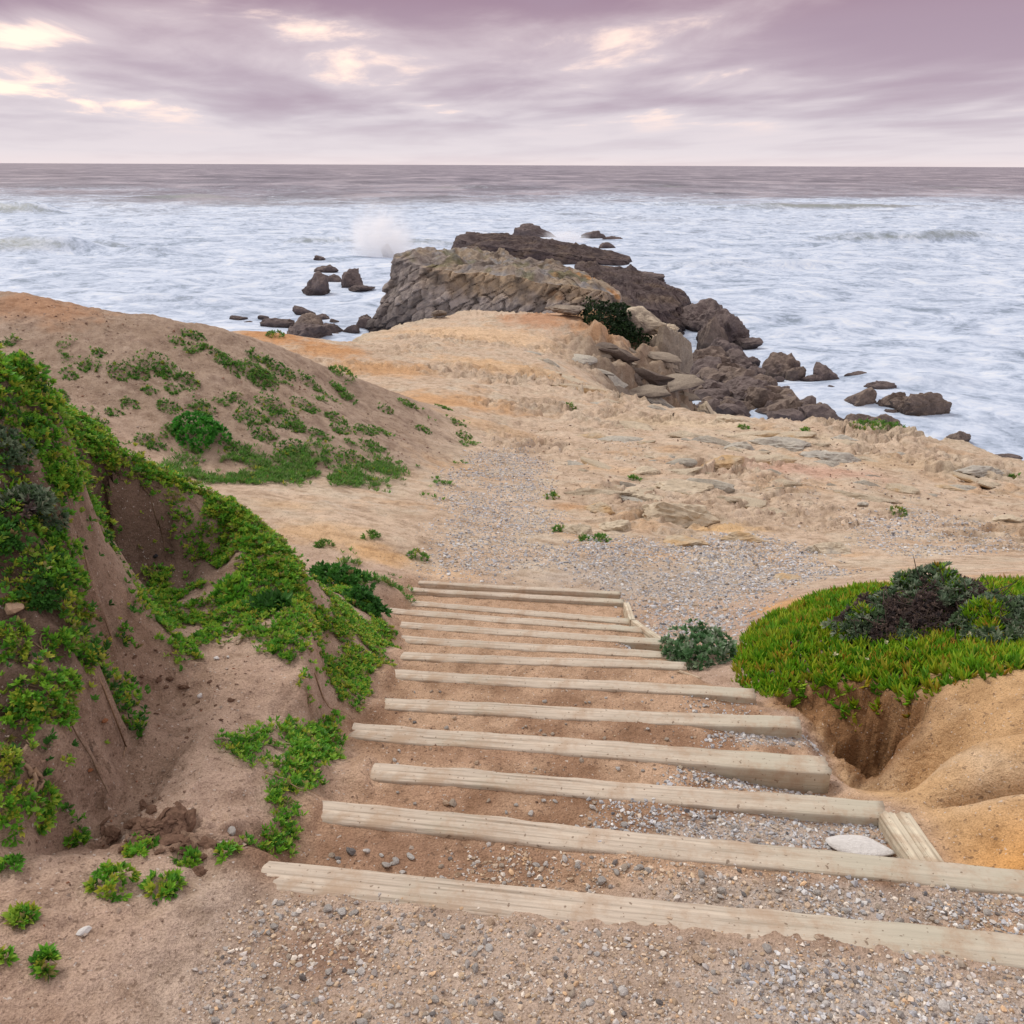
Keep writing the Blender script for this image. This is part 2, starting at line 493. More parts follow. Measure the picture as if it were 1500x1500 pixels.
def land(x, y, detail=True):
    x = np.asarray(x, float); y = np.asarray(y, float)
    z = base(x, y)
    # rock platform: broken, tilted beds
    plat = sstep(6.5, 10.5, y + 0.25 * x) * sstep(-4.5, -1.0, x + 0.10 * (y - 10) + 0.6 * np.minimum(y - 18, 0) * 0)
    plat = plat * sstep(-0.9, 0.8, x + 0.5 - np.clip(y - 16, -9, 9) * -0.28)
    plat = np.maximum(plat, sstep(19, 24, y) * sstep(-7, -4, x))
    a = math.radians(-24)
    xr = x * math.cos(a) - y * math.sin(a); yr = x * math.sin(a) + y * math.cos(a)
    if detail:
        amp = np.clip(y / 14.0, 0.35, 1.25) * plat * (1 - 0.35 * sstep(20, 28, y))
        wob = fbm(x * 0.5, y * 0.5, 2, 3) * 0.7
        q = 4.2 * fbm(xr * 0.26, yr * 0.62 + wob * 0.5, 4, 11, 0.55) + 0.5 * yr
        fq = q - np.floor(q)
        q2 = 3.4 * fbm(xr * 0.9 + 7, yr * 1.9, 3, 19, 0.55) + 1.3 * yr
        f2 = q2 - np.floor(q2)
        patch = sstep(-0.15, 0.25, fbm(x * 0.28 + 4, y * 0.28, 3, 41))
        z = z + amp * patch * (0.25 * (sstep(0.86, 1.0, fq) - fq) + 0.11 * (sstep(0.8, 1.0, f2) - f2) + 0.15)
        z = z + amp * (0.06 * fbm(x * 1.3, y * 1.3, 4, 23) + 0.02 * ridged(x * 3.1, y * 3.1, 3, 29))
        far = sstep(5, 12, y)
        z = z + (0.010 + 0.03 * far) * fbm(x * (4 - 2.6 * far), y * (4 - 2.6 * far), 3, 51)
        z = z + (0.006 + 0.004 * far) * fbm(x * 22, y * 22, 3, 61, 0.7) * sstep(30, 12, y)
        hl = np.exp(-(((x + 5.0) / 5.0) ** 2 + ((y - 12.2) / 2.6) ** 2)) * sstep(9.2, 10.2, y)
        z = z + hl * (0.06 * fbm(x * 2.2 + 0.8 * y, y * 2.2, 4, 53, 0.6) + 0.03 * ridged(x * 4.2 + y, y * 4.2, 2, 54))
        nm = y < 5.2
        if nm.any():
            z = np.array(z)
            z[nm] = near_detail(x[nm], y[nm], z[nm])
        # crumbling slope under the dark bush
        fm = np.exp(-(((x - FCX) / 2.8) ** 2 + ((y - FCY) / 4.4) ** 2) ** 2)
        qf = 2.2 * fbm(xr * 0.35, yr * 0.5, 3, 96, 0.5) + 0.45 * z
        z = z + fm * (1.3 * fbm(xr * 0.45, yr * 0.6, 4, 96, 0.5) + 0.5 * ridged(xr * 0.5, yr * 0.8, 2, 97) - 0.3 + 0.6 * (sstep(0.7, 1.0, qf - np.floor(qf)) - (qf - np.floor(qf))))
        # joints in the beds
        jn = np.abs(perlin(xr * 0.55 + 0.4 * wob, yr * 1.5, 98)); jn2 = np.abs(perlin(xr * 1.3, yr * 0.5 + wob, 99))
        z = z - amp * 0.07 * (np.exp(-(jn / 0.03) ** 2) + 0.7 * np.exp(-(jn2 / 0.03) ** 2)) * sstep(-0.1, 0.3, fbm(x * 0.4, y * 0.4, 2, 100))
    m = stair_mask(x, y)
    sz = stair_z(x, y)
    if detail:
        sz = sz + 0.007 * fbm(x * 6, y * 6, 3, 55) + 0.003 * fbm(x * 30, y * 30, 2, 57)
    z = z + (sz - z) * m
    # coast
    d = poly_sdf(x, y, COAST)
    d = d + (0.9 * fbm(x * 0.30, y * 0.30, 3, 33) + 0.35 * fbm(x * 1.2, y * 1.2, 3, 35)) * sstep(8, 16, y)
    fw = 3.0 + 3.2 * np.exp(-(((x - 5.0) / 3.0) ** 2 + ((y - 30) / 6.0) ** 2))
    t = sstep(0.25, -1, d / fw)
    fall = -13.6
    if detail:
        cliffm = 4 * t * (1 - t)
        ter = 1.1 * (fbm(xr * 0.6, yr * 0.6, 5, 43, 0.6)) + 0.35 * ridged(x * 1.3, y * 1.3, 3, 45) + 0.9 * (((xr * 0.35 + yr * 0.6 + z * 0.5 + fbm(x * 0.6, y * 0.6, 2, 47)) % 1.0) - 0.5)
        z = z + cliffm * ter
    z = z + (fall - z) * t
    return z


ys = [-3.0]
while ys[-1] < 50:
    y_ = ys[-1]
    ys.append(y_ + (0.06 if y_ < 0.95 else max(0.011, 0.0049 * y_)))
ys = np.array(ys)
NC = 620
half = 0.62 * (0.926 * np.maximum(ys, 0.5) + 1.2) + 0.95 + 0.12 * np.maximum(ys, 0)
s_ = np.linspace(-1, 1, NC)
GX = s_[None] * half[:, None]
GY = np.repeat(ys[:, None], NC, 1)
GZ = land(GX, GY)


def glook(x, y):
    """height of the finished ground sheet"""
    x = np.asarray(x, float); y = np.clip(np.asarray(y, float), ys[0], ys[-1] - 1e-6)
    i = np.clip(np.searchsorted(ys, y, 'right') - 1, 0, len(ys) - 2)
    t = (y - ys[i]) / (ys[i + 1] - ys[i])
    hw = half[i] * (1 - t) + half[i + 1] * t
    c = np.clip((x / hw + 1) * 0.5 * (NC - 1), 0, NC - 1.001)
    j = c.astype(int); u = c - j
    return (GZ[i, j] * (1 - u) + GZ[i, j + 1] * u) * (1 - t) + (GZ[i + 1, j] * (1 - u) + GZ[i + 1, j + 1] * u) * t


YS = np.geomspace(1.0, 49.9, 2500)


def hit(px, py):
    """where a sight line meets the ground"""
    d = ray(px, py)
    X = d[0] / d[1] * YS; Z = d[2] / d[1] * YS
    h = glook(X, YS)
    below = Z <= h
    i = int(np.argmax(below)) if below.any() else len(YS) - 1
    Y = YS[i]; x = d[0] / d[1] * Y
    return np.array([x, Y, float(glook(x, Y))])


def lz(x, y):
    return float(glook(x, y))


def normal(x, y, e=0.04):
    a = glook(np.array([x - e, x + e, x, x]), np.array([y, y, y - e, y + e]))
    n = np.array([-(a[1] - a[0]) / (2 * e), -(a[3] - a[2]) / (2 * e), 1.0])
    return n / np.linalg.norm(n)


# ------------------------------------------------------------------ mesh and object helpers
def mk_mesh(name, V, F, col=None, smooth=True, mat=None):
    V = np.ascontiguousarray(V, dtype=np.float32); F = np.ascontiguousarray(F, dtype=np.int32)
    me = bpy.data.meshes.new(name)
    k = F.shape[1]
    me.vertices.add(len(V)); me.vertices.foreach_set('co', V.ravel())
    me.loops.add(F.size); me.loops.foreach_set('vertex_index', F.ravel())
    me.polygons.add(len(F))
    me.polygons.foreach_set('loop_start', np.arange(0, F.size, k, dtype=np.int32))
    me.polygons.foreach_set('loop_total', np.full(len(F), k, dtype=np.int32))
    me.polygons.foreach_set('use_smooth', np.full(len(F), smooth, dtype=bool))
    me.update(calc_edges=True)
    if col is not None:
        c = np.ones((len(V), 4), np.float32); c[:, :3] = col
        at = me.attributes.new('Col', 'FLOAT_COLOR', 'POINT')
        at.data.foreach_set('color', c.ravel())
    if mat:
        me.materials.append(mat)
    return me


def up(V):
    V = np.array(V, float)
    V[..., 2] += CAM_Z
    return V


def obj(name, me, parent=None, loc=None, **props):
    o = bpy.data.objects.new(name, me)
    COL.objects.link(o)
    if loc is not None:
        o.location = loc
    if parent is not None:
        o.parent = parent
    for k, v in props.items():
        if v is not None:
            o[k] = v
    return o


def thing(name, label, cat, loc, group=None):
    return obj(name, None, None, loc, label=label, category=cat, group=group)


def grid_faces(nr, nc):
    i = np.arange(nr - 1)[:, None] * nc + np.arange(nc - 1)[None]
    return np.stack([i, i + 1, i + nc + 1, i + nc], -1).reshape(-1, 4)


_ico = {}


def ico(sub):
    if sub not in _ico:
        bm = bmesh.new()
        bmesh.ops.create_icosphere(bm, subdivisions=sub, radius=1.0)
        V = np.array([v.co[:] for v in bm.verts]); F = np.array([[v.index for v in f.verts] for f in bm.faces])
        bm.free()
        _ico[sub] = (V, F)
    return _ico[sub]


# ------------------------------------------------------------------ materials
def new_mat(name):
    m = bpy.data.materials.new(name)
    m.use_nodes = True
    return m, NT(m.node_tree)


def finish(nt, color, rough=0.9, bump=None, strength=0.3, dist=0.02, spec=0.2, sss=None):
    b = nt.n('ShaderNodeBsdfPrincipled')
    nt.put(b.inputs['Base Color'], color)
    nt.put(b.inputs['Roughness'], rough)
    b.inputs['Specular IOR Level'].default_value = spec
    if bump is not None:
        bp = nt.n('ShaderNodeBump')
        bp.inputs['Strength'].default_value = strength
        bp.inputs['Distance'].default_value = dist
        nt.put(bp.inputs['Height'], bump)
        nt.t.links.new(bp.outputs[0], b.inputs['Normal'])
    o = nt.n('ShaderNodeOutputMaterial')
    nt.t.links.new(b.outputs[0], o.inputs[0])
    return b


def mat_ground():
    m, nt = new_mat('sandy_ground')
    at = nt.n('ShaderNodeAttribute', attribute_name='Col')
    p = nt.n('ShaderNodeTexCoord').outputs['Object']
    grain = nt.noise(p, 160.0, 3.0, 0.7)
    mid = nt.noise(p, 9.0, 6.0, 0.65)
    big = nt.noise(p, 1.1, 5.0, 0.6)
    c = nt.mix(1.0, at.outputs[0], nt.ramp(mid, [(0.28, (0.66, 0.62, 0.58)), (0.52, (1.0, 1.0, 1.0)), (0.75, (1.16, 1.16, 1.16))]), 'MULTIPLY')
    c = nt.mix(1.0, c, nt.ramp(grain, [(0.25, (0.55, 0.53, 0.5)), (0.5, (1.0, 1.0, 1.0)), (0.75, (1.3, 1.3, 1.32))]), 'MULTIPLY')
    c = nt.mix(1.0, c, nt.ramp(big, [(0.3, (0.88, 0.85, 0.82)), (0.6, (1.06, 1.06, 1.06))]), 'MULTIPLY')
    sp = nt.noise(p, 48.0, 2.0, 0.5)
    c = nt.mix(nt.mapr(sp, 0.62, 0.69, 0, 0.6), c, (0.13, 0.085, 0.06))
    c = nt.mix(nt.mapr(nt.noise(p, 75.0, 1.0, 0.5), 0.70, 0.74, 0, 0.6), c, (0.60, 0.56, 0.52))
    h = nt.m('ADD', nt.m('MULTIPLY', grain, 0.25), nt.m('ADD', nt.m('MULTIPLY', mid, 1.6), nt.m('MULTIPLY', nt.noise(p, 36.0, 4.0, 0.65), 0.6)))
    finish(nt, c, 0.95, h, 0.75, 0.022, 0.1)
    return m


def mat_vcol(name, rough=0.8, spec=0.25, nscale=40.0, lo=0.7, hi=1.25, bump=0.0, bscale=30.0, bdist=0.01):
    m, nt = new_mat(name)
    at = nt.n('ShaderNodeAttribute', attribute_name='Col')
    p = nt.n('ShaderNodeTexCoord').outputs['Object']
    nz = nt.noise(p, nscale, 4.0, 0.65)
    c = nt.mix(1.0, at.outputs[0], nt.ramp(nz, [(0.25, (lo, lo, lo)), (0.75, (hi, hi, hi))]), 'MULTIPLY')
    finish(nt, c, rough, nt.noise(p, bscale, 5.0, 0.7) if bump else None, bump, bdist, spec)
    return m


def mat_leaf(name):
    m, nt = new_mat(name)
    at = nt.n('ShaderNodeAttribute', attribute_name='Col')
    b = nt.n('ShaderNodeBsdfPrincipled')
    nt.put(b.inputs['Base Color'], at.outputs[0])
    b.inputs['Roughness'].default_value = 0.5
    b.inputs['Specular IOR Level'].default_value = 0.25
    tr = nt.n('ShaderNodeBsdfTranslucent')  # thin leaves let light through
    nt.put(tr.inputs[0], at.outputs[0])
    mx = nt.n('ShaderNodeMixShader')
    mx.inputs[0].default_value = 0.35
    nt.t.links.new(b.outputs[0], mx.inputs[1]); nt.t.links.new(tr.outputs[0], mx.inputs[2])
    o = nt.n('ShaderNodeOutputMaterial')
    nt.t.links.new(mx.outputs[0], o.inputs[0])
    return m


def mat_wood(name, tint, green=0.5):
    m, nt = new_mat(name)
    p = nt.n('ShaderNodeTexCoord').outputs['Object']
    x, y, z = nt.sep(p)
    g = nt.noise(nt.comb(nt.m('MULTIPLY', x, 1.6), nt.m('MULTIPLY', y, 70.0), nt.m('MULTIPLY', z, 70.0)), 1.0, 5.0, 0.65, 0.4)
    g2 = nt.noise(nt.comb(nt.m('MULTIPLY', x, 6.0), nt.m('MULTIPLY', y, 160.0), nt.m('MULTIPLY', z, 160.0)), 1.0, 3.0, 0.6)
    blot = nt.noise(p, 3.2, 5.0, 0.65)
    c = nt.mix(1.0, tint, nt.ramp(g, [(0.32, (0.45, 0.42, 0.39)), (0.48, (0.95, 0.94, 0.93)), (0.66, (1.18, 1.17, 1.15))]), 'MULTIPLY')
    c = nt.mix(nt.mapr(blot, 0.48, 0.72, 0, green), c, (0.36, 0.345, 0.26))
    c = nt.mix(nt.m('MULTIPLY', nt.mapr(x, 1.1, 1.9), nt.mapr(blot, 0.3, 0.55, 0.3, 0.85)), c, (0.47, 0.445, 0.36))
    c = nt.mix(nt.mapr(nt.noise(p, 6.0, 7.0, 0.75), 0.44, 0.66, 0, 0.75), c, (0.40, 0.29, 0.205))
    c = nt.mix(nt.mapr(nt.noise(p, 60.0, 2.0, 0.5), 0.66, 0.72, 0, 0.7), c, (0.14, 0.09, 0.06))
    h = nt.m('ADD', g, nt.m('MULTIPLY', g2, 0.4))
    finish(nt, c, 0.85, h, 0.6, 0.006, 0.15)
    return m


def mat_stone():
    m, nt = new_mat('loose_stone')
    oi = nt.n('ShaderNodeObjectInfo')
    p = nt.n('ShaderNodeTexCoord').outputs['Object']
    c = nt.ramp(oi.outputs['Random'], [(0.0, (0.40, 0.38, 0.36)), (0.2, (0.50, 0.49, 0.48)), (0.4, (0.42, 0.36, 0.30)), (0.55, (0.58, 0.56, 0.54)),
                                       (0.7, (0.44, 0.42, 0.40)), (0.88, (0.20, 0.19, 0.19)), (0.92, (0.50, 0.38, 0.28)), (1.0, (0.48, 0.48, 0.50))], 'CONSTANT')
    nz = nt.noise(p, 1.8, 6.0, 0.7)
    c = nt.mix(1.0, c, nt.ramp(nz, [(0.25, (0.62, 0.60, 0.58)), (0.7, (1.2, 1.2, 1.2))]), 'MULTIPLY')
    finish(nt, c, 0.8, nt.noise(p, 5.0, 5.0, 0.7), 0.5, 0.1, 0.25)
    return m


def mat_plain(name, c, rough=0.85, spec=0.2, ns=6.0, var=0.3):
    m, nt = new_mat(name)
    p = nt.n('ShaderNodeTexCoord').outputs['Object']
    nz = nt.noise(p, ns, 6.0, 0.7)
    cc = nt.mix(1.0, c, nt.ramp(nz, [(0.25, (1 - var,) * 3), (0.75, (1 + var,) * 3)]), 'MULTIPLY')
    finish(nt, cc, rough, nz, 0.4, 0.05, spec)
    return m


def mat_sea():
    m, nt = new_mat('sea_water')
    at = nt.n('ShaderNodeAttribute', attribute_name='Col')      # r foam, g distance 0..1, b wave face
    foam, far, face = nt.sep(at.outputs['Vector'])
    p = nt.n('ShaderNodeTexCoord').outputs['Object']
    x, y, z = nt.sep(p)
    q = nt.comb(nt.m('MULTIPLY', x, 0.85), y, 0.0)
    f1 = nt.noise(q, 0.11, 7.0, 0.68, 2.2)
    f2 = nt.noise(q, 0.42, 6.0, 0.7, 1.8)
    f3 = nt.noise(q, 1.9, 4.0, 0.65, 0.6)
    lace = nt.m('ADD', nt.m('MULTIPLY', f1, 0.48), nt.m('ADD', nt.m('MULTIPLY', f2, 0.36), nt.m('MULTIPLY', f3, 0.16)))
    amt = nt.m('ADD', nt.m('SUBTRACT', lace, 0.5), nt.m('SUBTRACT', nt.m('MULTIPLY', foam, 0.62), 0.30))
    fm = nt.mapr(amt, -0.15, 0.17)
    big_w = nt.noise(nt.comb(nt.m('MULTIPLY', x, 0.016), nt.m('MULTIPLY', y, 0.011), 0.0), 1.0, 6.0, 0.68, 0.8)
    wcol = nt.mix(far, (0.22, 0.25, 0.28), nt.ramp(big_w, [(0.36, (0.07, 0.07, 0.095)), (0.5, (0.17, 0.16, 0.20)), (0.62, (0.36, 0.33, 0.37))]))
    wcol = nt.mix(face, wcol, (0.25, 0.29, 0.28))
    wb = nt.n('ShaderNodeBsdfPrincipled')
    nt.put(wb.inputs['Base Color'], wcol)
    wb.inputs['Roughness'].default_value = 0.32
    wb.inputs['IOR'].default_value = 1.33
    wb.inputs['Specular IOR Level'].default_value = 0.32
    wv = nt.noise(nt.comb(nt.m('MULTIPLY', x, 0.30), y, 0.0), 0.16, 8.0, 0.72, 0.5)
    bp = nt.n('ShaderNodeBump')
    bp.inputs['Strength'].default_value = 0.55
    bp.inputs['Distance'].default_value = 1.2
    nt.put(bp.inputs['Height'], wv)
    nt.t.links.new(bp.outputs[0], wb.inputs['Normal'])
    fb = nt.n('ShaderNodeBsdfPrincipled')
    fc = nt.ramp(lace, [(0.40, (0.23, 0.29, 0.38)), (0.46, (0.385, 0.465, 0.60)), (0.52, (0.53, 0.615, 0.755)), (0.60, (0.66, 0.72, 0.80))])
    nt.put(fb.inputs['Base Color'], fc)
    fb.inputs['Roughness'].default_value = 0.75
    fb.inputs['Specular IOR Level'].default_value = 0.2
    bp2 = nt.n('ShaderNodeBump')
    bp2.inputs['Strength'].default_value = 0.5
    bp2.inputs['Distance'].default_value = 0.5
    nt.put(bp2.inputs['Height'], lace)
    nt.t.links.new(bp2.outputs[0], fb.inputs['Normal'])
    mx = nt.n('ShaderNodeMixShader')
    nt.put(mx.inputs[0], fm)
    nt.t.links.new(wb.outputs[0], mx.inputs[1]); nt.t.links.new(fb.outputs[0], mx.inputs[2])
    o = nt.n('ShaderNodeOutputMaterial')
    nt.t.links.new(mx.outputs[0], o.inputs[0])
    return m


M_GROUND = mat_ground()
M_GRAVEL = mat_vcol('gravel', 0.85, 0.2, 120.0, 0.7, 1.2)
M_ROCK = mat_vcol('rock', 0.85, 0.2, 2.2, 0.62, 1.3, 0.9, 3.0, 0.25)
M_OUT = mat_vcol('sandstone_outcrop', 0.92, 0.1, 14.0, 0.68, 1.2, 0.8, 16.0, 0.04)
M_LEAF = mat_leaf('leaf')
M_TWIG = mat_vcol('twig', 0.9, 0.1, 60.0, 0.6, 1.3)
M_WOOD = mat_wood('weathered_timber', (0.53, 0.465, 0.39), 0.3)
M_WOODG = mat_wood('greenish_timber', (0.44, 0.41, 0.31), 0.8)
M_BOARD = mat_wood('pale_board', (0.60, 0.55, 0.44), 0.3)
M_STONE = mat_stone()
M_SEA = mat_sea()

# ------------------------------------------------------------------ ground sheet
def albedo(x, y, z):
    """colour of the ground, place by place, with some shade painted in"""
    n1 = fbm(x * 0.45, y * 0.45, 4, 101); n2 = fbm(x * 1.7, y * 1.7, 4, 103); n3 = fbm(x * 6, y * 6, 3, 107); n4 = fbm(x * 2.6 - y * 1.1, y * 5.2 + x * 2.2, 4, 109, 0.6)
    sh = x.shape

    def C(c):
        return np.broadcast_to(np.array(c), sh + (3,)).copy()

    def mixc(c, d, f):
        return c + (np.array(d) - c) * np.clip(f, 0, 1)[..., None]
    c = C((0.445, 0.33, 0.26))                                   # grey-brown sand
    c = mixc(c, (0.34, 0.225, 0.155), sstep(0.0, 0.6, n2) * 0.6)
    plat = sstep(5.6, 7.5, y + 0.15 * x) * sstep(-4.6, -2.4, x - 0.05 * (y - 8) + 0.5 * n1)
    plat = np.maximum(plat, sstep(15.5, 18, y + 0.2 * x + n1))
    c = mixc(c, (0.56, 0.445, 0.34), plat)
    c = mixc(c, (0.56, 0.47, 0.365), plat * sstep(-0.1, 0.4, n2 + 0.4 * n1))
    c = mixc(c, (0.55, 0.375, 0.23), plat * sstep(0.16, 0.6, n1 * 0.8 - 0.55 * n2 + 0.1) * 0.7)
    c = mixc(c, (0.36, 0.27, 0.195), plat * sstep(0.08, 0.4, n4) * 0.8)
    c = mixc(c, (0.50, 0.455, 0.39), plat * sstep(0.1, 0.5, -n4 + 0.3 * n1) * 0.6)
    # hill: greyer soil
    hill = sstep(-0.2, 1.0, poly_sdf(x, y, HILL) + 0.5 * n2)
    c = mixc(c, (0.375, 0.29, 0.225), hill)
    c = mixc(c, (0.25, 0.18, 0.14), hill * sstep(0.0, 0.4, n3 * 0.7 + n2 * 0.5) * 0.75)
    c = mixc(c, (0.46, 0.37, 0.30), hill * sstep(0.1, 0.5, n4) * 0.6)
    # treads
    m = stair_mask(x, y)
    c = mixc(c, (0.50, 0.35, 0.245), m)
    c = mixc(c, (0.30, 0.185, 0.12), m * sstep(-0.12, 0.35, n2 * 0.6 + n3 * 0.5 + 0.1) * sstep(5.2, 3.0, y))
    landing = sstep(0.08, -0.12, y - timber_y(0, x)) * sstep(-1.0, -0.75, x + 0.12 * n3)
    c = mixc(c, (0.43, 0.34, 0.275), landing)
    # worn orange path, pale rise, rust mound
    for (cx, cy, rx, ry, rot, colr, k) in PATCHES:
        a = math.radians(rot)
        u = ((x - cx) * math.cos(a) + (y - cy) * math.sin(a)) / rx; v = (-(x - cx) * math.sin(a) + (y - cy) * math.cos(a)) / ry
        f = sstep(1.3, 0.35, np.sqrt(u * u + v * v) + 0.5 * n2 + 0.35 * n3 + 0.3 * n4)
        c = mixc(c, colr, f * k)
    # sandstone by the gully
    sd_ = sstep(-0.05, 0.12, poly_sdf(x, y, SANDST))
    c = mixc(c, (0.55, 0.365, 0.20), sd_)
    c = mixc(c, (0.57, 0.43, 0.29), sd_ * sstep(-0.1, 0.4, n2))
    c = mixc(c, (0.62, 0.30, 0.075), sd_ * sstep(2.35, 1.95, y) * sstep(2.4, 1.7, x) * 0.8)
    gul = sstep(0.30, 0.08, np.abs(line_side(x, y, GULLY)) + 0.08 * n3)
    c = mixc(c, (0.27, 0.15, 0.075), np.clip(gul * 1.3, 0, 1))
    c = mixc(c, (0.40, 0.25, 0.13), sd_ * sstep(0.0, 0.45, n3 * 0.7 + n2 * 0.5) * 0.6)
    # scoop wall: lip's shade put into the colour; dug soil: moist dark earth
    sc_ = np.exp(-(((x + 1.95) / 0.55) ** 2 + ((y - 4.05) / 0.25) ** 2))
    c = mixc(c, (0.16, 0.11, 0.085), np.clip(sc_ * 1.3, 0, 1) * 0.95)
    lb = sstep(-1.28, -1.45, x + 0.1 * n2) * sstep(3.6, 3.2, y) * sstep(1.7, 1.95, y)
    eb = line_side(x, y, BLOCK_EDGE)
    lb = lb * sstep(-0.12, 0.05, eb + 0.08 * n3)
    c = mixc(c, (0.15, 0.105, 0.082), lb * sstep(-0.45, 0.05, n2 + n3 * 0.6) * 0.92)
    c = mixc(c, (0.28, 0.195, 0.145), sstep(0.5, 0.1, np.abs(eb)) * sstep(0.1, -0.1, eb) * sstep(1.8, 2.0, y) * sstep(3.4, 3.0, y) * sstep(-1.0, -1.2, x) * 0.7)  # less-lit slope below the block edge, shade painted into the sand colour
    cl = np.exp(-(((x + 1.0) / 0.38) ** 2 + ((y - 1.98) / 0.15) ** 2))
    c = mixc(c, (0.19, 0.115, 0.08), cl * sstep(-0.2, 0.3, n3 + n2))
    # rock at the rim and down the cliffs
    d = poly_sdf(x, y, COAST)
    rim = sstep(1.4, -0.2, d + 0.8 * n1 + 0.4 * n2) * sstep(12, 15, y)
    c = mixc(c, (0.50, 0.44, 0.34), rim * 0.8)
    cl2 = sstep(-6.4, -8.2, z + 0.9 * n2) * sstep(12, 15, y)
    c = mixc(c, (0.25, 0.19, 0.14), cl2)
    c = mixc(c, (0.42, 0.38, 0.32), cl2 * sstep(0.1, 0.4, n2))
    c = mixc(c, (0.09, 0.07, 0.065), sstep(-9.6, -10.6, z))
    face = np.exp(-(((x - 5.0) / 2.4) ** 2 + ((y - 32.5) / 4.0) ** 2))
    c = mixc(c, (0.23, 0.165, 0.12), face * sstep(-0.3, 0.15, n2 + n1 * 0.4) * 0.9)
    c = mixc(c, (0.42, 0.38, 0.32), face * sstep(0.1, 0.4, n4) * 0.8)
    c = mixc(c, (0.14, 0.105, 0.085), face * sstep(0.15, 0.4, fbm(x * 1.4 + 5, y * 1.4, 3, 111)) * 0.8)
    return np.clip(c, 0.02, 0.8)


def wpatch(px, py, rpx, rpy, rot, colr, k):
    """a patch of soil colour, centre and radius in metres found from its sight line"""
    h = hit(px, py)
    dist = math.hypot(h[0], h[1]) + 1e-6
    ax = h[1] * math.cos(PITCH) - h[2] * math.sin(PITCH)
    gz = max(0.12, -h[2] / math.hypot(h[1], h[2]))
    return (h[0], h[1], rpx / FPX * ax, rpy / FPX * ax / gz, rot, colr, k)


PATCHES = [wpatch(*q) for q in [
    (560, 1245, 120, 34, 0, (0.30, 0.185, 0.125), 0.9), (720, 1265, 130, 30, 0, (0.30, 0.185, 0.125), 0.8), (620, 1170, 90, 20, 0, (0.34, 0.21, 0.14), 0.7), (700, 1100, 160, 18, 0, (0.34, 0.21, 0.14), 0.7), (470, 1400, 110, 50, 0, (0.27, 0.17, 0.12), 0.8), (240, 1230, 80, 26, 0, (0.20, 0.13, 0.09), 0.8), (1180, 1325, 330, 34, 0, (0.45, 0.40, 0.36), 0.8), (1250, 1465, 330, 60, 0, (0.46, 0.41, 0.37), 0.8), (1120, 1218, 190, 24, 0, (0.45, 0.40, 0.36), 0.8), (1110, 1140, 90, 20, 0, (0.45, 0.41, 0.38), 0.8), (1120, 1080, 70, 16, 0, (0.45, 0.41, 0.38), 0.8), (960, 850, 240, 44, 0, (0.46, 0.41, 0.36), 0.75),
    (640, 585, 120, 18, 0, (0.56, 0.345, 0.185), 0.9), (560, 540, 90, 16, 0, (0.56, 0.345, 0.185), 0.9), (480, 513, 60, 12, 0, (0.53, 0.29, 0.135), 0.9), (400, 490, 70, 14, 0, (0.52, 0.27, 0.12), 0.9),
    (720, 625, 80, 14, 0, (0.56, 0.38, 0.23), 0.6), (690, 490, 150, 14, 0, (0.68, 0.50, 0.33), 0.9), (790, 465, 60, 14, 0, (0.48, 0.26, 0.15), 0.8), (880, 470, 60, 24, 0, (0.55, 0.32, 0.17), 0.8),
    (740, 540, 120, 14, 0, (0.62, 0.42, 0.24), 0.7), (1180, 690, 120, 16, 0, (0.55, 0.33, 0.26), 0.55), (1320, 680, 120, 20, 0, (0.56, 0.42, 0.28), 0.6), (900, 690, 70, 12, 0, (0.58, 0.40, 0.24), 0.5),
    (840, 745, 40, 12, 0, (0.56, 0.33, 0.17), 0.6), (1060, 770, 60, 14, 0, (0.64, 0.44, 0.23), 0.8), (1130, 640, 130, 16, 0, (0.58, 0.50, 0.38), 0.7), (1430, 690, 70, 16, 0, (0.50, 0.45, 0.36), 0.6),
    (480, 780, 90, 26, 0, (0.60, 0.42, 0.255), 0.9), (420, 740, 60, 14, 0, (0.60, 0.44, 0.29), 0.8), (560, 815, 60, 18, 0, (0.60, 0.38, 0.19), 0.8), (650, 840, 60, 14, 0, (0.60, 0.43, 0.28), 0.8),
    (1150, 885, 70, 14, 0, (0.62, 0.38, 0.19), 0.9), (1330, 850, 160, 10, 0, (0.62, 0.44, 0.27), 0.8), (60, 445, 90, 10, 0, (0.42, 0.24, 0.14), 0.8),
    (900, 540, 70, 20, 0, (0.44, 0.38, 0.30), 0.7), (1000, 620, 120, 14, 0, (0.60, 0.49, 0.35), 0.7)]]
HILL = [hit(*q)[:2] for q in [(0, 590), (120, 620), (260, 690), (420, 712), (560, 720), (650, 690), (690, 650)]] + [(-1.2, 17.0), (-4, 17.5), (-8, 17), (-14, 18), (-22, 14), (-14, 8)]
SANDST = [hit(*q)[:2] for q in [(1392, 1280), (1320, 1190), (1240, 1170), (1215, 1110), (1175, 1050), (1110, 1030), (1200, 985), (1500, 950)]] + [np.array((3.6, 3.9)), np.array((3.4, 1.5)), np.array((1.62, 1.72))]
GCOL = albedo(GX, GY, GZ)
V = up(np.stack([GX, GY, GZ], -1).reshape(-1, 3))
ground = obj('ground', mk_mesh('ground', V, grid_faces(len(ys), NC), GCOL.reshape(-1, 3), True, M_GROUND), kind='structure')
del V, GCOL

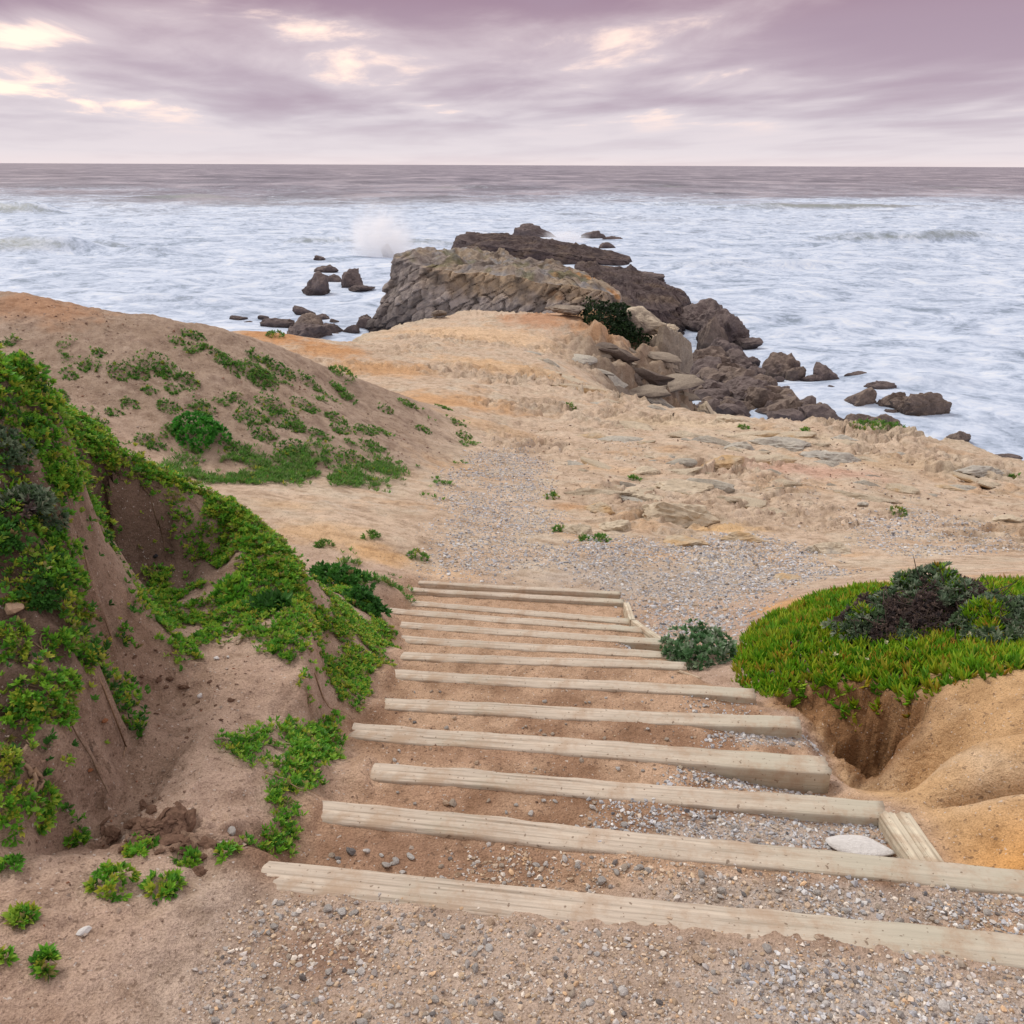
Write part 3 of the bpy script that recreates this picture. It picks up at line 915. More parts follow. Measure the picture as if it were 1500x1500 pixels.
# ------------------------------------------------------------------ sea
sy = np.concatenate([np.geomspace(14, 420, 400), np.geomspace(420, 2400, 170)[1:], np.geomspace(2400, 16000, 40)[1:]])
NS = 320
sh_ = 0.75 * sy + 14
SX = np.linspace(-1, 1, NS)[None] * sh_[:, None]
SY = np.repeat(sy[:, None], NS, 1)
near_s = sstep(700, 120, SY)
wob = 8 * fbm(SX * 0.012, SY * 0.012, 2, 205)
SZ = near_s * (0.75 * fbm(SX * 0.04, (SY + wob) * 0.085, 3, 201) + 0.26 * fbm(SX * 0.16, SY * 0.36, 3, 203)) * sstep(20, 60, SY)
SZ = SZ + sstep(120, 300, SY) * sstep(2600, 900, SY) * (1.1 * fbm(SX * 0.012, (SY + wob) * 0.028, 3, 207) + 0.5 * fbm(SX * 0.04, SY * 0.08, 2, 208))
SFACE = np.zeros_like(SZ)
for (px, py, wpx, hm) in [(15, 312, 60, 2.6), (50, 368, 75, 2.1), (165, 360, 30, 0.9), (215, 372, 40, 0.8), (480, 356, 70, 1.3), (1330, 352, 150, 1.5), (1080, 392, 130, 0.9), (680, 275, 40, 1.4), (945, 274, 60, 1.2),
                          (270, 290, 60, 1.2), (1200, 306, 160, 1.2), (1330, 560, 90, 0.35), (620, 362, 70, 1.2), (1200, 470, 130, 0.25), (250, 445, 90, 0.5), (130, 330, 90, 0.7), (1000, 300, 80, 1.0), (1420, 275, 60, 1.2)]:
    c_ = at_z(px, py, -CAM_Z)
    wd = wpx / FPX * c_[1]
    u = (SX - c_[0]) / wd
    v = (SY - c_[1] - 0.10 * (SX - c_[0]) - 1.5 * perlin(SX * 0.08, SY * 0.0 + px, 209)) / (2.2 + 1.6 * hm)
    prof = np.where(v < 0, np.exp(-(v * 2.4) ** 2), np.exp(-(v * 0.8) ** 2))
    g_ = np.exp(-u ** 4) * prof
    SZ = SZ + hm * g_
    SFACE = np.maximum(SFACE, np.exp(-u ** 4) * np.exp(-((v + 0.28) * 3.2) ** 2) * min(1, hm / 1.2))
foam = sstep(470, 110, SY + 200 * fbm(SX * 0.006, SY * 0.010, 4, 211)) * 0.62 + 0.36
foam = foam + 0.34 * fbm(SX * 0.022, SY * 0.05, 4, 213, 0.6) * near_s - 0.06
foam = foam + 0.10 * sstep(70, 35, SY)
foam = foam - 0.42 * SFACE
foam = foam - 0.20 * sstep(400, 1200, SY)
far_ = sstep(170, 420, SY)
sc3 = np.stack([np.clip(foam, 0, 1.2), far_, SFACE], -1).reshape(-1, 3)
SZ = SZ - 0.0
V = np.stack([SX, SY, SZ], -1).reshape(-1, 3)
sea = obj('sea', mk_mesh('sea', V, grid_faces(len(sy), NS), sc3, True, M_SEA), kind='structure')

# ------------------------------------------------------------------ stair timbers
def beam_mesh(L, wd, ht, seed, mat, wear=0.006, seg=0.035):
    """sawn timber along +X from 0 to L, top face at z = 0, with worn edges"""
    n = max(8, int(L / seg))
    r = min(wd, ht) * 0.07
    ring = []
    for cx, cz, a0 in ((wd / 2 - r, -r, 0), (-wd / 2 + r, -r, 90), (-wd / 2 + r, -ht + r, 180), (wd / 2 - r, -ht + r, 270)):
        for a in (0, 45, 90):
            t = math.radians(a0 + a)
            ring.append((cx + r * math.cos(t), cz + r * math.sin(t)))
    # extra points across the top so that it can dip and splinter
    top = [(x_, 0.0) for x_ in np.linspace(wd / 2 - r, -wd / 2 + r, 6)[1:-1]]
    ring = ring[:3] + top + ring[3:]
    R = np.array(ring); k = len(R)
    xs = np.linspace(0, L, n + 1)
    V = np.zeros((n + 1, k, 3))
    V[..., 0] = xs[:, None]; V[..., 1] = R[None, :, 0]; V[..., 2] = R[None, :, 1]
    bow = 0.010 * perlin(xs * 0.9 + seed, xs * 0 + seed * 3.1, 4) + 0.004 * perlin(xs * 4 + seed, xs * 0 + 2.2, 6)
    V[..., 1] += bow[:, None]
    V[..., 2] += 0.006 * perlin(xs * 1.1 + 9 + seed, xs * 0 + seed, 5)[:, None]
    dmg = fbm(V[..., 0] * 7, V[..., 1] * 22 + seed * 5, 3, 300 + seed)
    edge = np.abs(V[..., 1]) / (wd / 2)
    up_ = V[..., 2] > -ht * 0.4
    V[..., 2] -= np.where(up_, wear * (0.6 + dmg) * (0.4 + edge ** 4 * 1.6), 0)
    V[..., 1] -= np.sign(R[None, :, 0]) * wear * 0.9 * np.maximum(0, fbm(V[..., 0] * 9, V[..., 2] * 30, 2, 310 + seed)) * (edge > .7)
    V[0, :, 0] += 0.006 * rng.standard_normal(k); V[-1, :, 0] += 0.006 * rng.standard_normal(k)
    V = V.reshape(-1, 3)
    F = []
    for i in range(n):
        for j in range(k):
            a = i * k + j; b = i * k + (j + 1) % k
            F.append((a, a + k, b + k, b))
    c0 = len(V); V = np.vstack([V, [[0, 0, -ht / 2]], [[L, 0, -ht / 2]]])
    me = bpy.data.meshes.new('beam')
    caps = [(c0, j, (j + 1) % k) for j in range(k)] + [(c0 + 1, n * k + (j + 1) % k, n * k + j) for j in range(k)]
    me.from_pydata(V.tolist(), [], [tuple(f) for f in F] + caps)
    me.polygons.foreach_set('use_smooth', np.array([True] * len(F) + [False] * len(caps)))
    me.update()
    me.materials.append(mat)
    return me


def place_x(o, A, B, roll=0.0):
    """put an object's local X axis along A -> B, local Z up"""
    A = Vector(A); d = Vector(B) - A
    x = d.normalized(); y = Vector((0, 0, 1)).cross(x).normalized(); z = x.cross(y)
    R = Matrix((x, y, z)).transposed()
    o.matrix_world = Matrix.Translation((A.x, A.y, A.z + CAM_Z)) @ (R @ Matrix.Rotation(roll, 3, 'X')).to_4x4()
    return d.length


ORD = ['first', 'second', 'third', 'fourth', 'fifth', 'sixth', 'seventh', 'eighth', 'ninth', 'tenth', 'eleventh', 'twelfth', 'thirteenth']
EXTRA = {0: 'long pale timber edging the gravel landing at the top of the stairs',
         1: 'second timber from the top of the stairs, running past the two edge boards',
         2: 'third timber from the top of the stairs, ending at the two edge boards',
         3: 'fourth timber from the top of the stairs, its thick greenish end jutting over the gully',
         4: 'fifth timber from the top of the stairs, greenish end beside the sandstone rim',
         5: 'sixth timber from the top of the stairs, ending at the ice plant',
         8: 'ninth timber from the top of the stairs, its mossy face bare beside a short post',
         12: 'last timber of the stairs, standing proud beside the grey gravel'}
for i in range(NTB):
    wd = [0.112, 0.105, 0.10, 0.10, 0.098, 0.09, 0.085, 0.085, 0.085, 0.085, 0.08, 0.07, 0.06][i]
    A, B = TL[i].copy(), TR[i].copy()
    if i == 3:
        wd = 0.115
    L = float(np.linalg.norm(B - A))
    o = obj('step_timber', beam_mesh(L, wd, 0.17 if i < 12 else 0.11, i + 1, M_WOOD, 0.005), None,
            label=EXTRA.get(i, f'weathered wooden step timber, {ORD[i]} from the top of the sandy stairs'), category='timber', group='timbers of the stairs')
    place_x(o, A, B)

for (a, b, za, zb, wd, ht, lab, mt) in [
        ((1300, 1190), (1352, 1268), -2.092, -2.085, 0.056, 0.07, 'pale edge board along the gravel tread, on the stone side of the pair', M_BOARD),
        ((1325, 1190), (1381, 1270), -2.088, -2.08, 0.050, 0.07, 'pale edge board along the gravel tread, on the sandstone side of the pair', M_BOARD),
        ((917, 882), (926, 908), -3.15, -3.06, 0.045, 0.12, 'short pale board edging the lower steps against the grey gravel', M_BOARD),
        ((928, 908), (978, 940), -3.06, -2.86, 0.045, 0.14, 'longer pale board slanting up to the short post beside the gravel', M_BOARD)]:
    A = at_z(*a, za); B = at_z(*b, zb)
    o = obj('edge_board', beam_mesh(float(np.linalg.norm(B - A)), wd, ht, int(a[0]), mt, 0.0015), None, label=lab, category='board', group='edge boards of the stairs')
    place_x(o, A, B)
P = at_z(983, 946, -2.87)
o = obj('corner_post', beam_mesh(0.30, 0.075, 0.07, 77, M_WOODG, 0.003, 0.03), None, label='short dark square post at the end of the mossy timber', category='post')
o.matrix_world = Matrix.Translation((P[0] + 0.0, P[1] + 0.02, P[2] + CAM_Z - 0.29)) @ Matrix.Rotation(-math.pi / 2, 4, 'Y')

# ------------------------------------------------------------------ rocks
def rock_verts(seed, sub, npl=16, rough=0.10, strata=0.0, sharp=9.0):
    """an angular boulder of about unit radius: a rounded polyhedron with broken faces"""
    r = np.random.default_rng(seed)
    V, F = ico(sub)
    N = r.standard_normal((npl, 3)); N /= np.linalg.norm(N, axis=1)[:, None]
    D = r.uniform(0.62, 1.0, npl)
    dots = V @ N.T
    q = np.where(dots > 0.05, D[None] / np.maximum(dots, 0.05), 30.0)
    rad = (np.sum(np.minimum(q, 30.0) ** (-sharp), 1)) ** (-1.0 / sharp)
    rad = np.clip(rad, 0.45, 1.35)
    off = r.uniform(-50, 50, 3)
    rad = rad * (1 + rough * 1.2 * fbm3(V * 1.9 + off, 4, seed % 1000, 0.55) + rough * 0.55 * (1 - 2 * np.abs(fbm3(V * 4.2 + off, 3, seed % 997 + 5))))
    P = V * rad[:, None]
    if strata:
        ax = r.standard_normal(3); ax[2] += 1.2; ax /= np.linalg.norm(ax)
        t = (P @ ax) * 5.0 + fbm3(P * 1.2 + off, 2, 77)
        P = P * (1 + strata * ((t % 1.0) - 0.5))[:, None]
    return P, F


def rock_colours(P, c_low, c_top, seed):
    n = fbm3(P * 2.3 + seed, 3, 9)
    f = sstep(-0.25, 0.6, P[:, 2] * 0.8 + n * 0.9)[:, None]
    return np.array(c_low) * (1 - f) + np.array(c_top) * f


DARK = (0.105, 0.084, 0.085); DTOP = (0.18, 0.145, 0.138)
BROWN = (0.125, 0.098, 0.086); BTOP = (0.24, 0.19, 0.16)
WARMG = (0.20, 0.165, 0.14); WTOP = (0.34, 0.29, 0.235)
SEA_ROCKS = [  # px centre, py of the waterline, width px, height px, depth ratio, low colour, top colour, label, z of base (None: sea)
    (468, 381, 18, 7, .8, DARK, DTOP, 'tiny dark rock in the foam beyond the paired rocks'),
    (474, 399, 34, 11, .8, DARK, DTOP, 'low flat-topped dark rock just behind the paired sea rocks'),
    (462, 428, 46, 30, .9, DARK, DTOP, 'rounded dark sea rock, broad brother of the paired rocks off the headland'),
    (513, 420, 36, 26, .8, DARK, DTOP, 'square-topped dark sea rock, paired with the rounded one'),
    (490, 415, 22, 13, .8, DARK, DTOP, 'small dark rock wedged between the paired sea rocks'),
    (525, 425, 42, 7, .8, DARK, DTOP, 'low dark shelf trailing from the square-topped sea rock'),
    (345, 469, 26, 6, .8, DARK, DTOP, 'thin dark reef rock farthest from the pale cliff'),
    (364, 474, 16, 4, .8, DARK, DTOP, 'sliver of dark rock awash near the orange mound'),
    (386, 467, 18, 5, .8, DARK, DTOP, 'small dark rock awash behind the long reef block'),
    (441, 460, 34, 12, .8, DARK, DTOP, 'lone pointed dark rock behind the reef'),
    (404, 482, 48, 17, .7, DARK, DTOP, 'long straight-edged dark reef block'),
    (448, 488, 60, 26, .9, DARK, BTOP, 'highest dark block of the reef'),
    (440, 506, 74, 32, .9, DARK, DTOP, 'broad dark reef mass against the orange mound'),
    (471, 470, 22, 10, .8, DARK, DTOP, 'small round rock behind the reef blocks'),
    (488, 474, 14, 7, .8, DARK, DTOP, 'tiny rock at the back edge of the reef'),
    (484, 490, 34, 16, .8, DARK, DTOP, 'dark reef rock next to a foam pool'),
    (492, 497, 26, 8, .8, DARK, DTOP, 'low dark reef rock in front of the foam pool'),
    (516, 490, 30, 14, .8, DARK, DTOP, 'dark rock between foam pool and pale cliff'),
    (535, 484, 34, 22, .8, DARK, DTOP, 'dark rock at the foot of the pale cliff'),
    (568, 374, 19, 17, .8, DARK, DTOP, 'dark rock struck by the big wave burst'),
    (783, 349, 62, 21, .6, DARK, DTOP, 'far flat-topped rock with low spray along its foot'),
    (760, 346, 22, 13, .8, DARK, DTOP, 'small knob beside the far flat-topped rock'),
    (867, 349, 38, 11, .6, DARK, DTOP, 'far low jagged rock beyond the dark slab'),
    (896, 353, 32, 7, .6, DARK, DTOP, 'tail of the far jagged rock'),
    (892, 364, 26, 9, .8, DARK, DTOP, 'small far rock between the dark slab and the jagged one'),
    (925, 418, 120, 20, .8, DARK, DTOP, 'long dark boulder along the seaward rim of the ledge'),
    (1035, 482, 78, 42, .9, DARK, DTOP, 'big dark ridge-backed rock at the end of the boulder shore'),
    (1065, 503, 92, 50, .8, DARK, DTOP, 'big dark wedge rock sloping down into the surf'),
    (1045, 508, 50, 46, .7, BROWN, BTOP, 'grey pointed rock leaning on the dark wedge'),
    (1008, 470, 34, 26, .8, DARK, DTOP, 'dark rock beside the narrow foam channel'),
    (1098, 507, 36, 12, .8, DARK, DTOP, 'low toe of the dark wedge rock in the surf'),
    (1062, 520, 52, 24, .8, DARK, DTOP, 'dark domed boulder below the wedge rock'),
    (1080, 532, 34, 20, .8, DARK, DTOP, 'rounded boulder between the domed one and the surf'),
    (1040, 545, 72, 34, .8, BROWN, BTOP, 'broad brownish boulder above the dark rubble'),
    (1075, 556, 58, 26, .7, BROWN, BTOP, 'flat-faced brown boulder next to the broad one'),
    (1150, 553, 64, 36, .8, DARK, BTOP, 'blunt dark boulder standing in the foam'),
    (1166, 557, 32, 20, .8, DARK, BTOP, 'lower shoulder of the blunt boulder in the foam'),
    (1104, 533, 22, 10, .8, DARK, DTOP, 'small pointed rock between the boulders and the blunt one'),
    (1108, 541, 14, 8, .8, DARK, DTOP, 'tiny pointed rock in the foam channel'),
    (1213, 558, 44, 24, .8, DARK, DTOP, 'humped dark rock with a round head in the surf'),
    (1196, 559, 40, 10, .7, DARK, DTOP, 'low tail of the humped surf rock'),
    (1256, 556, 36, 12, .6, DARK, DTOP, 'narrow dark rock with foam on its back'),
    (1294, 571, 48, 12, .6, DARK, DTOP, 'long low rock sloping into the breaking foam'),
    (1262, 597, 56, 28, .8, DARK, BTOP, 'knobbly rock with foam streaks, joined to the large surf rock'),
    (1310, 600, 46, 26, .8, DARK, BTOP, 'middle hump of the large surf rock'),
    (1355, 611, 84, 36, .8, BROWN, BTOP, 'large grey-brown surf rock sloping seaward'),
    (1308, 607, 22, 6, .8, DARK, DTOP, 'flat scrap of rock beside the large surf rock'),
    (1262, 630, 52, 22, .8, DARK, BTOP, 'dark boulder just behind the plants on the rim'),
    (1300, 632, 56, 24, .8, DARK, BTOP, 'double-humped dark boulder behind the rim'),
    (1408, 650, 38, 18, .8, BROWN, BTOP, 'split grey rock with foam pouring through'),
    (1480, 676, 40, 10, .8, DARK, DTOP, 'low dark rock under the rim near the leafy tuft'),
    (1043, 583, 60, 26, .9, DARK, DTOP, 'weed-dark rubble block below the brown boulders'),
    (1095, 590, 70, 34, .9, DARK, DTOP, 'weed-dark boulder in the middle of the rubble'),
    (1122, 575, 44, 24, .8, DARK, BTOP, 'roundish boulder at the surf side of the rubble'),
    (1125, 602, 56, 36, .8, BROWN, BTOP, 'pyramid-shaped brown boulder in the rubble'),
    (1078, 606, 70, 22, .8, BROWN, BTOP, 'long brown boulder just over the sandstone rim'),
    (1160, 610, 50, 22, .8, BROWN, BTOP, 'brown boulder beside the pyramid-shaped one'),
    (1190, 614, 46, 18, .8, BROWN, BTOP, 'last brown boulder of the row along the rim'),
    (1045, 600, 44, 18, .8, BROWN, BTOP, 'grey-brown rock by the small foam pool under the cliff'),
    (1030, 560, 50, 22, .8, DARK, DTOP, 'dark weed-covered rock at the cliff foot'),
    (1148, 578, 26, 12, .8, DARK, DTOP, 'small dark rock alone between rubble and surf'),
    (1140, 559, 20, 8, .8, DARK, DTOP, 'flat rock tucked before the blunt boulder'),
    (1199, 603, 28, 13, .8, BROWN, BTOP, 'smooth rounded rock lying in still foam'),
    (1198, 589, 13, 5, .8, DARK, DTOP, 'little dark rock above the smooth rounded one'),
    (1218, 607, 18, 5, .8, DARK, DTOP, 'flat little rock beside the smooth rounded one'),
    (1220, 570, 13, 5, .8, DARK, DTOP, 'little flat rock in the foam behind the knobbly rock'),
]
SMEAR = []
for i, (px, py, wp, hp, dr, c0, c1, lab) in enumerate(SEA_ROCKS):
    c = at_z(px, py, -CAM_Z)
    ax = c[1] * math.cos(PITCH) - c[2] * math.sin(PITCH)
    W = wp / FPX * ax
    Hh = hp / FPX * ax / math.cos(PITCH * 0.6)
    big = wp > 40
    P, F = rock_verts(500 + i, 5 if wp > 68 else (4 if wp > 20 else 3), 17 if big else 13, 0.19, 0.08, 20.0)
    P = P - np.array([P[:, 0].mean(), P[:, 1].mean(), 0])
    P[:, 0] *= 0.56 * W / np.abs(P[:, 0]).max()
    P[:, 1] *= 0.5 * W * dr / np.abs(P[:, 1]).max()
    zt = P[:, 2].max()
    P[:, 2] *= 0.92 * Hh / zt
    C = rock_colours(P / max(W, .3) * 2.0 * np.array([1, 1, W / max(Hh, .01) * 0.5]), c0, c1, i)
    wet = sstep(0.35, 0.0, P[:, 2])[:, None]
    C = C * (1 - 0.35 * wet)
    zr = 0.0
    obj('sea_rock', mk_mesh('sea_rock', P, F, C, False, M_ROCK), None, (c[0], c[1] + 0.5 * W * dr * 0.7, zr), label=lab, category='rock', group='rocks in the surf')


def loft(name, top, base_out, zb, label, cat, ncol, nrow, seed, cols, block=(0.6, 0.42, 0.16, 0.20), dip=22, topn=0.35, inner=30, kind=None, lean=None):
    """a rock mass from its rim outline (x, y, z): broken faces down to zb, rough top"""
    T = np.array(top, float)
    n = len(T)
    seg = np.linalg.norm(np.roll(T, -1, 0)[:, :2] - T[:, :2], axis=1)
    cum = np.concatenate([[0], np.cumsum(seg)]); per = cum[-1]
    s = np.linspace(0, per, ncol, endpoint=False)
    Tc = np.vstack([T, T[:1]])
    R = np.stack([np.interp(s, cum, Tc[:, k]) for k in range(3)], 1)
    R[:, 2] += 0.5 * topn * fbm(s * 0.45, s * 0 + seed, 4, seed + 19, 0.6)
    ker = np.ones(9) / 9
    for k in range(3):
        R[:, k] = np.convolve(np.concatenate([R[-4:, k], R[:, k], R[:4, k]]), ker, 'valid')
    cen = R.mean(0)
    tan = np.roll(R, -1, 0) - np.roll(R, 1, 0)
    nrm = np.stack([tan[:, 1], -tan[:, 0]], 1); nrm /= np.linalg.norm(nrm, axis=1)[:, None]
    if np.mean(np.sum(nrm * (R[:, :2] - cen[:2]), 1)) < 0:
        nrm = -nrm
    S = np.broadcast_to(s[None], (nrow, ncol))
    t = np.linspace(1, 0, nrow)[:, None]                    # 1 at the foot
    Z = R[None, :, 2] + (zb - R[None, :, 2]) * t
    out = base_out * t ** 1.2
    a = math.radians(dip)
    wx = fbm(S * 0.35, Z * 0.35, 3, seed) * 0.7
    u = S * math.cos(a) + Z * math.sin(a) + wx; v = -S * math.sin(a) + Z * math.cos(a) + wx * 0.6
    bl, bh, bd, bc = block
    v = v + 0.45 * bh * perlin(v * 1.3 / bh, v * 0 + 0.5, seed + 15)
    gu = u / bl; gv = v / bh
    iu = np.floor(gu); iv = np.floor(gv)
    f1 = np.full(gu.shape, 9.0); f2 = np.full(gu.shape, 9.0); hc = np.zeros(gu.shape); hv = np.zeros(gu.shape)
    for ox in (-1, 0, 1):
        for oy in (-1, 0, 1):
            cu_ = iu + ox; cv_ = iv + oy
            h1 = _hash(cu_.astype(np.int64), cv_.astype(np.int64), 3, seed).astype(float) / 4294967296.0
            h2 = _hash(cu_.astype(np.int64), cv_.astype(np.int64), 5, seed).astype(float) / 4294967296.0
            d_ = np.maximum(np.abs(gu - cu_ - 0.15 - 0.7 * h1 - 0.5 * (cv_ % 2)) * 0.9, np.abs(gv - cv_ - 0.25 - 0.5 * h2))
            nearer = d_ < f1
            f2 = np.where(nearer, f1, np.minimum(f2, d_)); hc = np.where(nearer, (h1 * 7.3 + h2 * 3.1) % 1.0, hc); hv = np.where(nearer, h2, hv)
            f1 = np.where(nearer, d_, f1)
    crack = np.exp(-((f2 - f1) / 0.13) ** 2) * (0.35 + 0.65 * sstep(-0.2, 0.3, fbm(S * 0.9, Z * 0.9, 2, seed + 17)))
    body = sstep(-0.35, 0.2, fbm(S * 0.22, Z * 0.22, 2, seed + 3) + 0.1)
    disp = (bd * ((hc - 0.5) * 1.6 + (hv - 0.5) * 1.4) - bc * crack) * (0.35 + 0.65 * body) + 0.55 * fbm(S * 0.28, Z * 0.28, 3, seed + 5) + 0.16 * fbm(S * 1.6, Z * 1.6, 4, seed + 7, 0.6)
    disp = disp * np.minimum(1, (1 - t) * 0 + 1)
    X = R[None, :, 0] + nrm[None, :, 0] * (out + disp); Y = R[None, :, 1] + nrm[None, :, 1] * (out + disp)
    if lean is not None:
        X = X + lean[0] * t; Y = Y + lean[1] * t
    W1 = np.stack([X, Y, np.broadcast_to(Z, X.shape)], -1)
    q = np.linspace(0, 1, inner + 1)[1:, None]
    q = q * 0.995
    IX = W1[-1][None, :, 0] * (1 - q) + cen[0] * q; IY = W1[-1][None, :, 1] * (1 - q) + cen[1] * q
    IZ = R[None, :, 2] * (1 - q) + cen[2] * q
    rg = ridged(IX * 0.35 + seed, IY * 0.35, 3, seed + 9)
    IZ = IZ + topn * (fbm(IX * 0.4, IY * 0.4, 4, seed + 11) + 0.35 * rg + 0.35 * fbm(IX * 1.6, IY * 1.6, 3, seed + 12)) * np.minimum(1, q * 8)
    W2 = np.stack([IX, IY, IZ], -1)
    Vv = np.concatenate([W1, W2], 0)
    nr = Vv.shape[0]
    i = np.arange(nr - 1)[:, None] * ncol + np.arange(ncol)[None]
    j = np.arange(nr - 1)[:, None] * ncol + (np.arange(ncol)[None] + 1) % ncol
    F = np.stack([i, j, j + ncol, i + ncol], -1).reshape(-1, 4)
    isT = np.concatenate([np.zeros((nrow, ncol)), np.ones((inner, ncol))], 0)
    cc = cols(Vv[..., 0], Vv[..., 1], Vv[..., 2], isT, np.concatenate([np.broadcast_to(hc, (nrow, ncol)), np.full((inner, ncol), 0.5)], 0))
    off = np.array([cen[0], cen[1], zb])
    me = mk_mesh(name, (Vv - off).reshape(-1, 3), F, cc.reshape(-1, 3), False, M_ROCK)
    return obj(name, me, None, (cen[0], cen[1], zb + CAM_Z), label=label, category=cat)


def mixa(c, d, f):
    return c + (np.array(d) - c) * np.clip(f, 0, 1)[..., None]


def cols_cliff(x, y, z, top, hc):
    n1 = fbm(x * 0.3, y * 0.3 + z * 0.3, 3, 401); n2 = fbm(x * 1.1, y * 0.6 + z * 1.1, 3, 403)
    c = np.broadcast_to(np.array((0.31, 0.27, 0.245)), x.shape + (3,)) * (0.7 + 0.55 * hc)[..., None]
    c = mixa(c, (0.40, 0.30, 0.20), sstep(-9.0, -7.4, z + 0.8 * n2) * sstep(-7.5, -3.0, x + 2 * n1) * (1 - top))
    c = mixa(c, (0.36, 0.29, 0.215), top * sstep(-0.3, 0.3, n1))
    c = mixa(c, (0.12, 0.10, 0.085), sstep(0.12, 0.4, fbm(x * 0.45 + 3, y * 0.3 + z * 0.6, 3, 405)) * 0.8)
    c = mixa(c, (0.30, 0.29, 0.29), top * sstep(0.0, 0.4, n2))
    c = mixa(c, (0.20, 0.20, 0.10), top * sstep(0.1, 0.4, fbm(x * 0.5 + 7, y * 0.5, 3, 407)) * 0.6)
    c = mixa(c, (0.50, 0.25, 0.09), sstep(0.25, 0.45, fbm(x * 0.8 + 17, y * 0.5 + z * 0.8, 3, 409)) * sstep(1, 5, x) * 0.8)
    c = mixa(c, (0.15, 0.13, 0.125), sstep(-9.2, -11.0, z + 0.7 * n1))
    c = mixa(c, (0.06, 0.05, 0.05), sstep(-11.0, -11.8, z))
    return c


def cols_dark(x, y, z, top, hc):
    n1 = fbm(x * 0.25, y * 0.25 + z, 3, 411); n2 = fbm(x * 0.5, y * 0.3 + z * 2.4, 3, 413)
    c = np.broadcast_to(np.array((0.105, 0.080, 0.078)), x.shape + (3,)) * (0.8 + 0.4 * hc)[..., None]
    c = mixa(c, (0.165, 0.125, 0.10), sstep(-0.1, 0.4, n1))
    c = mixa(c, (0.07, 0.055, 0.058), sstep(0.0, 0.4, n2) * 0.8)
    c = mixa(c, (0.05, 0.042, 0.045), sstep(-11.2, -11.9, z))
    return c


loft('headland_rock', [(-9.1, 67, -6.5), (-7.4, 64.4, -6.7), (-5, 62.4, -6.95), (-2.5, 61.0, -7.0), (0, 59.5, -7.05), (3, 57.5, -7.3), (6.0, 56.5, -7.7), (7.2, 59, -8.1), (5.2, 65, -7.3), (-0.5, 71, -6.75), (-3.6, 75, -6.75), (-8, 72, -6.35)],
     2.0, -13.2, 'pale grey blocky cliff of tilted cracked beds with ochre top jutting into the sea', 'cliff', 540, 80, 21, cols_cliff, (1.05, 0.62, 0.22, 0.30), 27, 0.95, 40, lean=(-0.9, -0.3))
loft('dark_ledge', [(4.5, 74, -8.6), (6.5, 88, -8.9), (12, 87, -9.6), (16.5, 83, -11.2), (15.0, 76, -10.9), (13.2, 69.5, -10.6), (11.0, 64, -10.0), (8.2, 60, -9.1), (6.0, 62, -8.4)],
     1.2, -13.2, 'dark brown rock ledge stepping down from the pale cliff to the surf', 'ledge', 420, 40, 23, cols_dark, (1.3, 0.55, 0.14, 0.18), 14, 0.9, 36)
loft('dark_slab', [(-7.8, 119.5, -9.0), (-6.5, 125, -8.7), (3, 124, -9.2), (10, 119, -10.1), (15, 114.5, -11.0), (14.5, 111.5, -11.3), (8, 111.5, -10.6), (0, 112.5, -9.8), (-5.5, 114.5, -9.4)],
     1.6, -13.2, 'long dark tilted slab of rock beyond the pale cliff', 'rock', 420, 36, 25, cols_dark, (2.4, 0.5, 0.12, 0.2), 7, 0.8, 30)

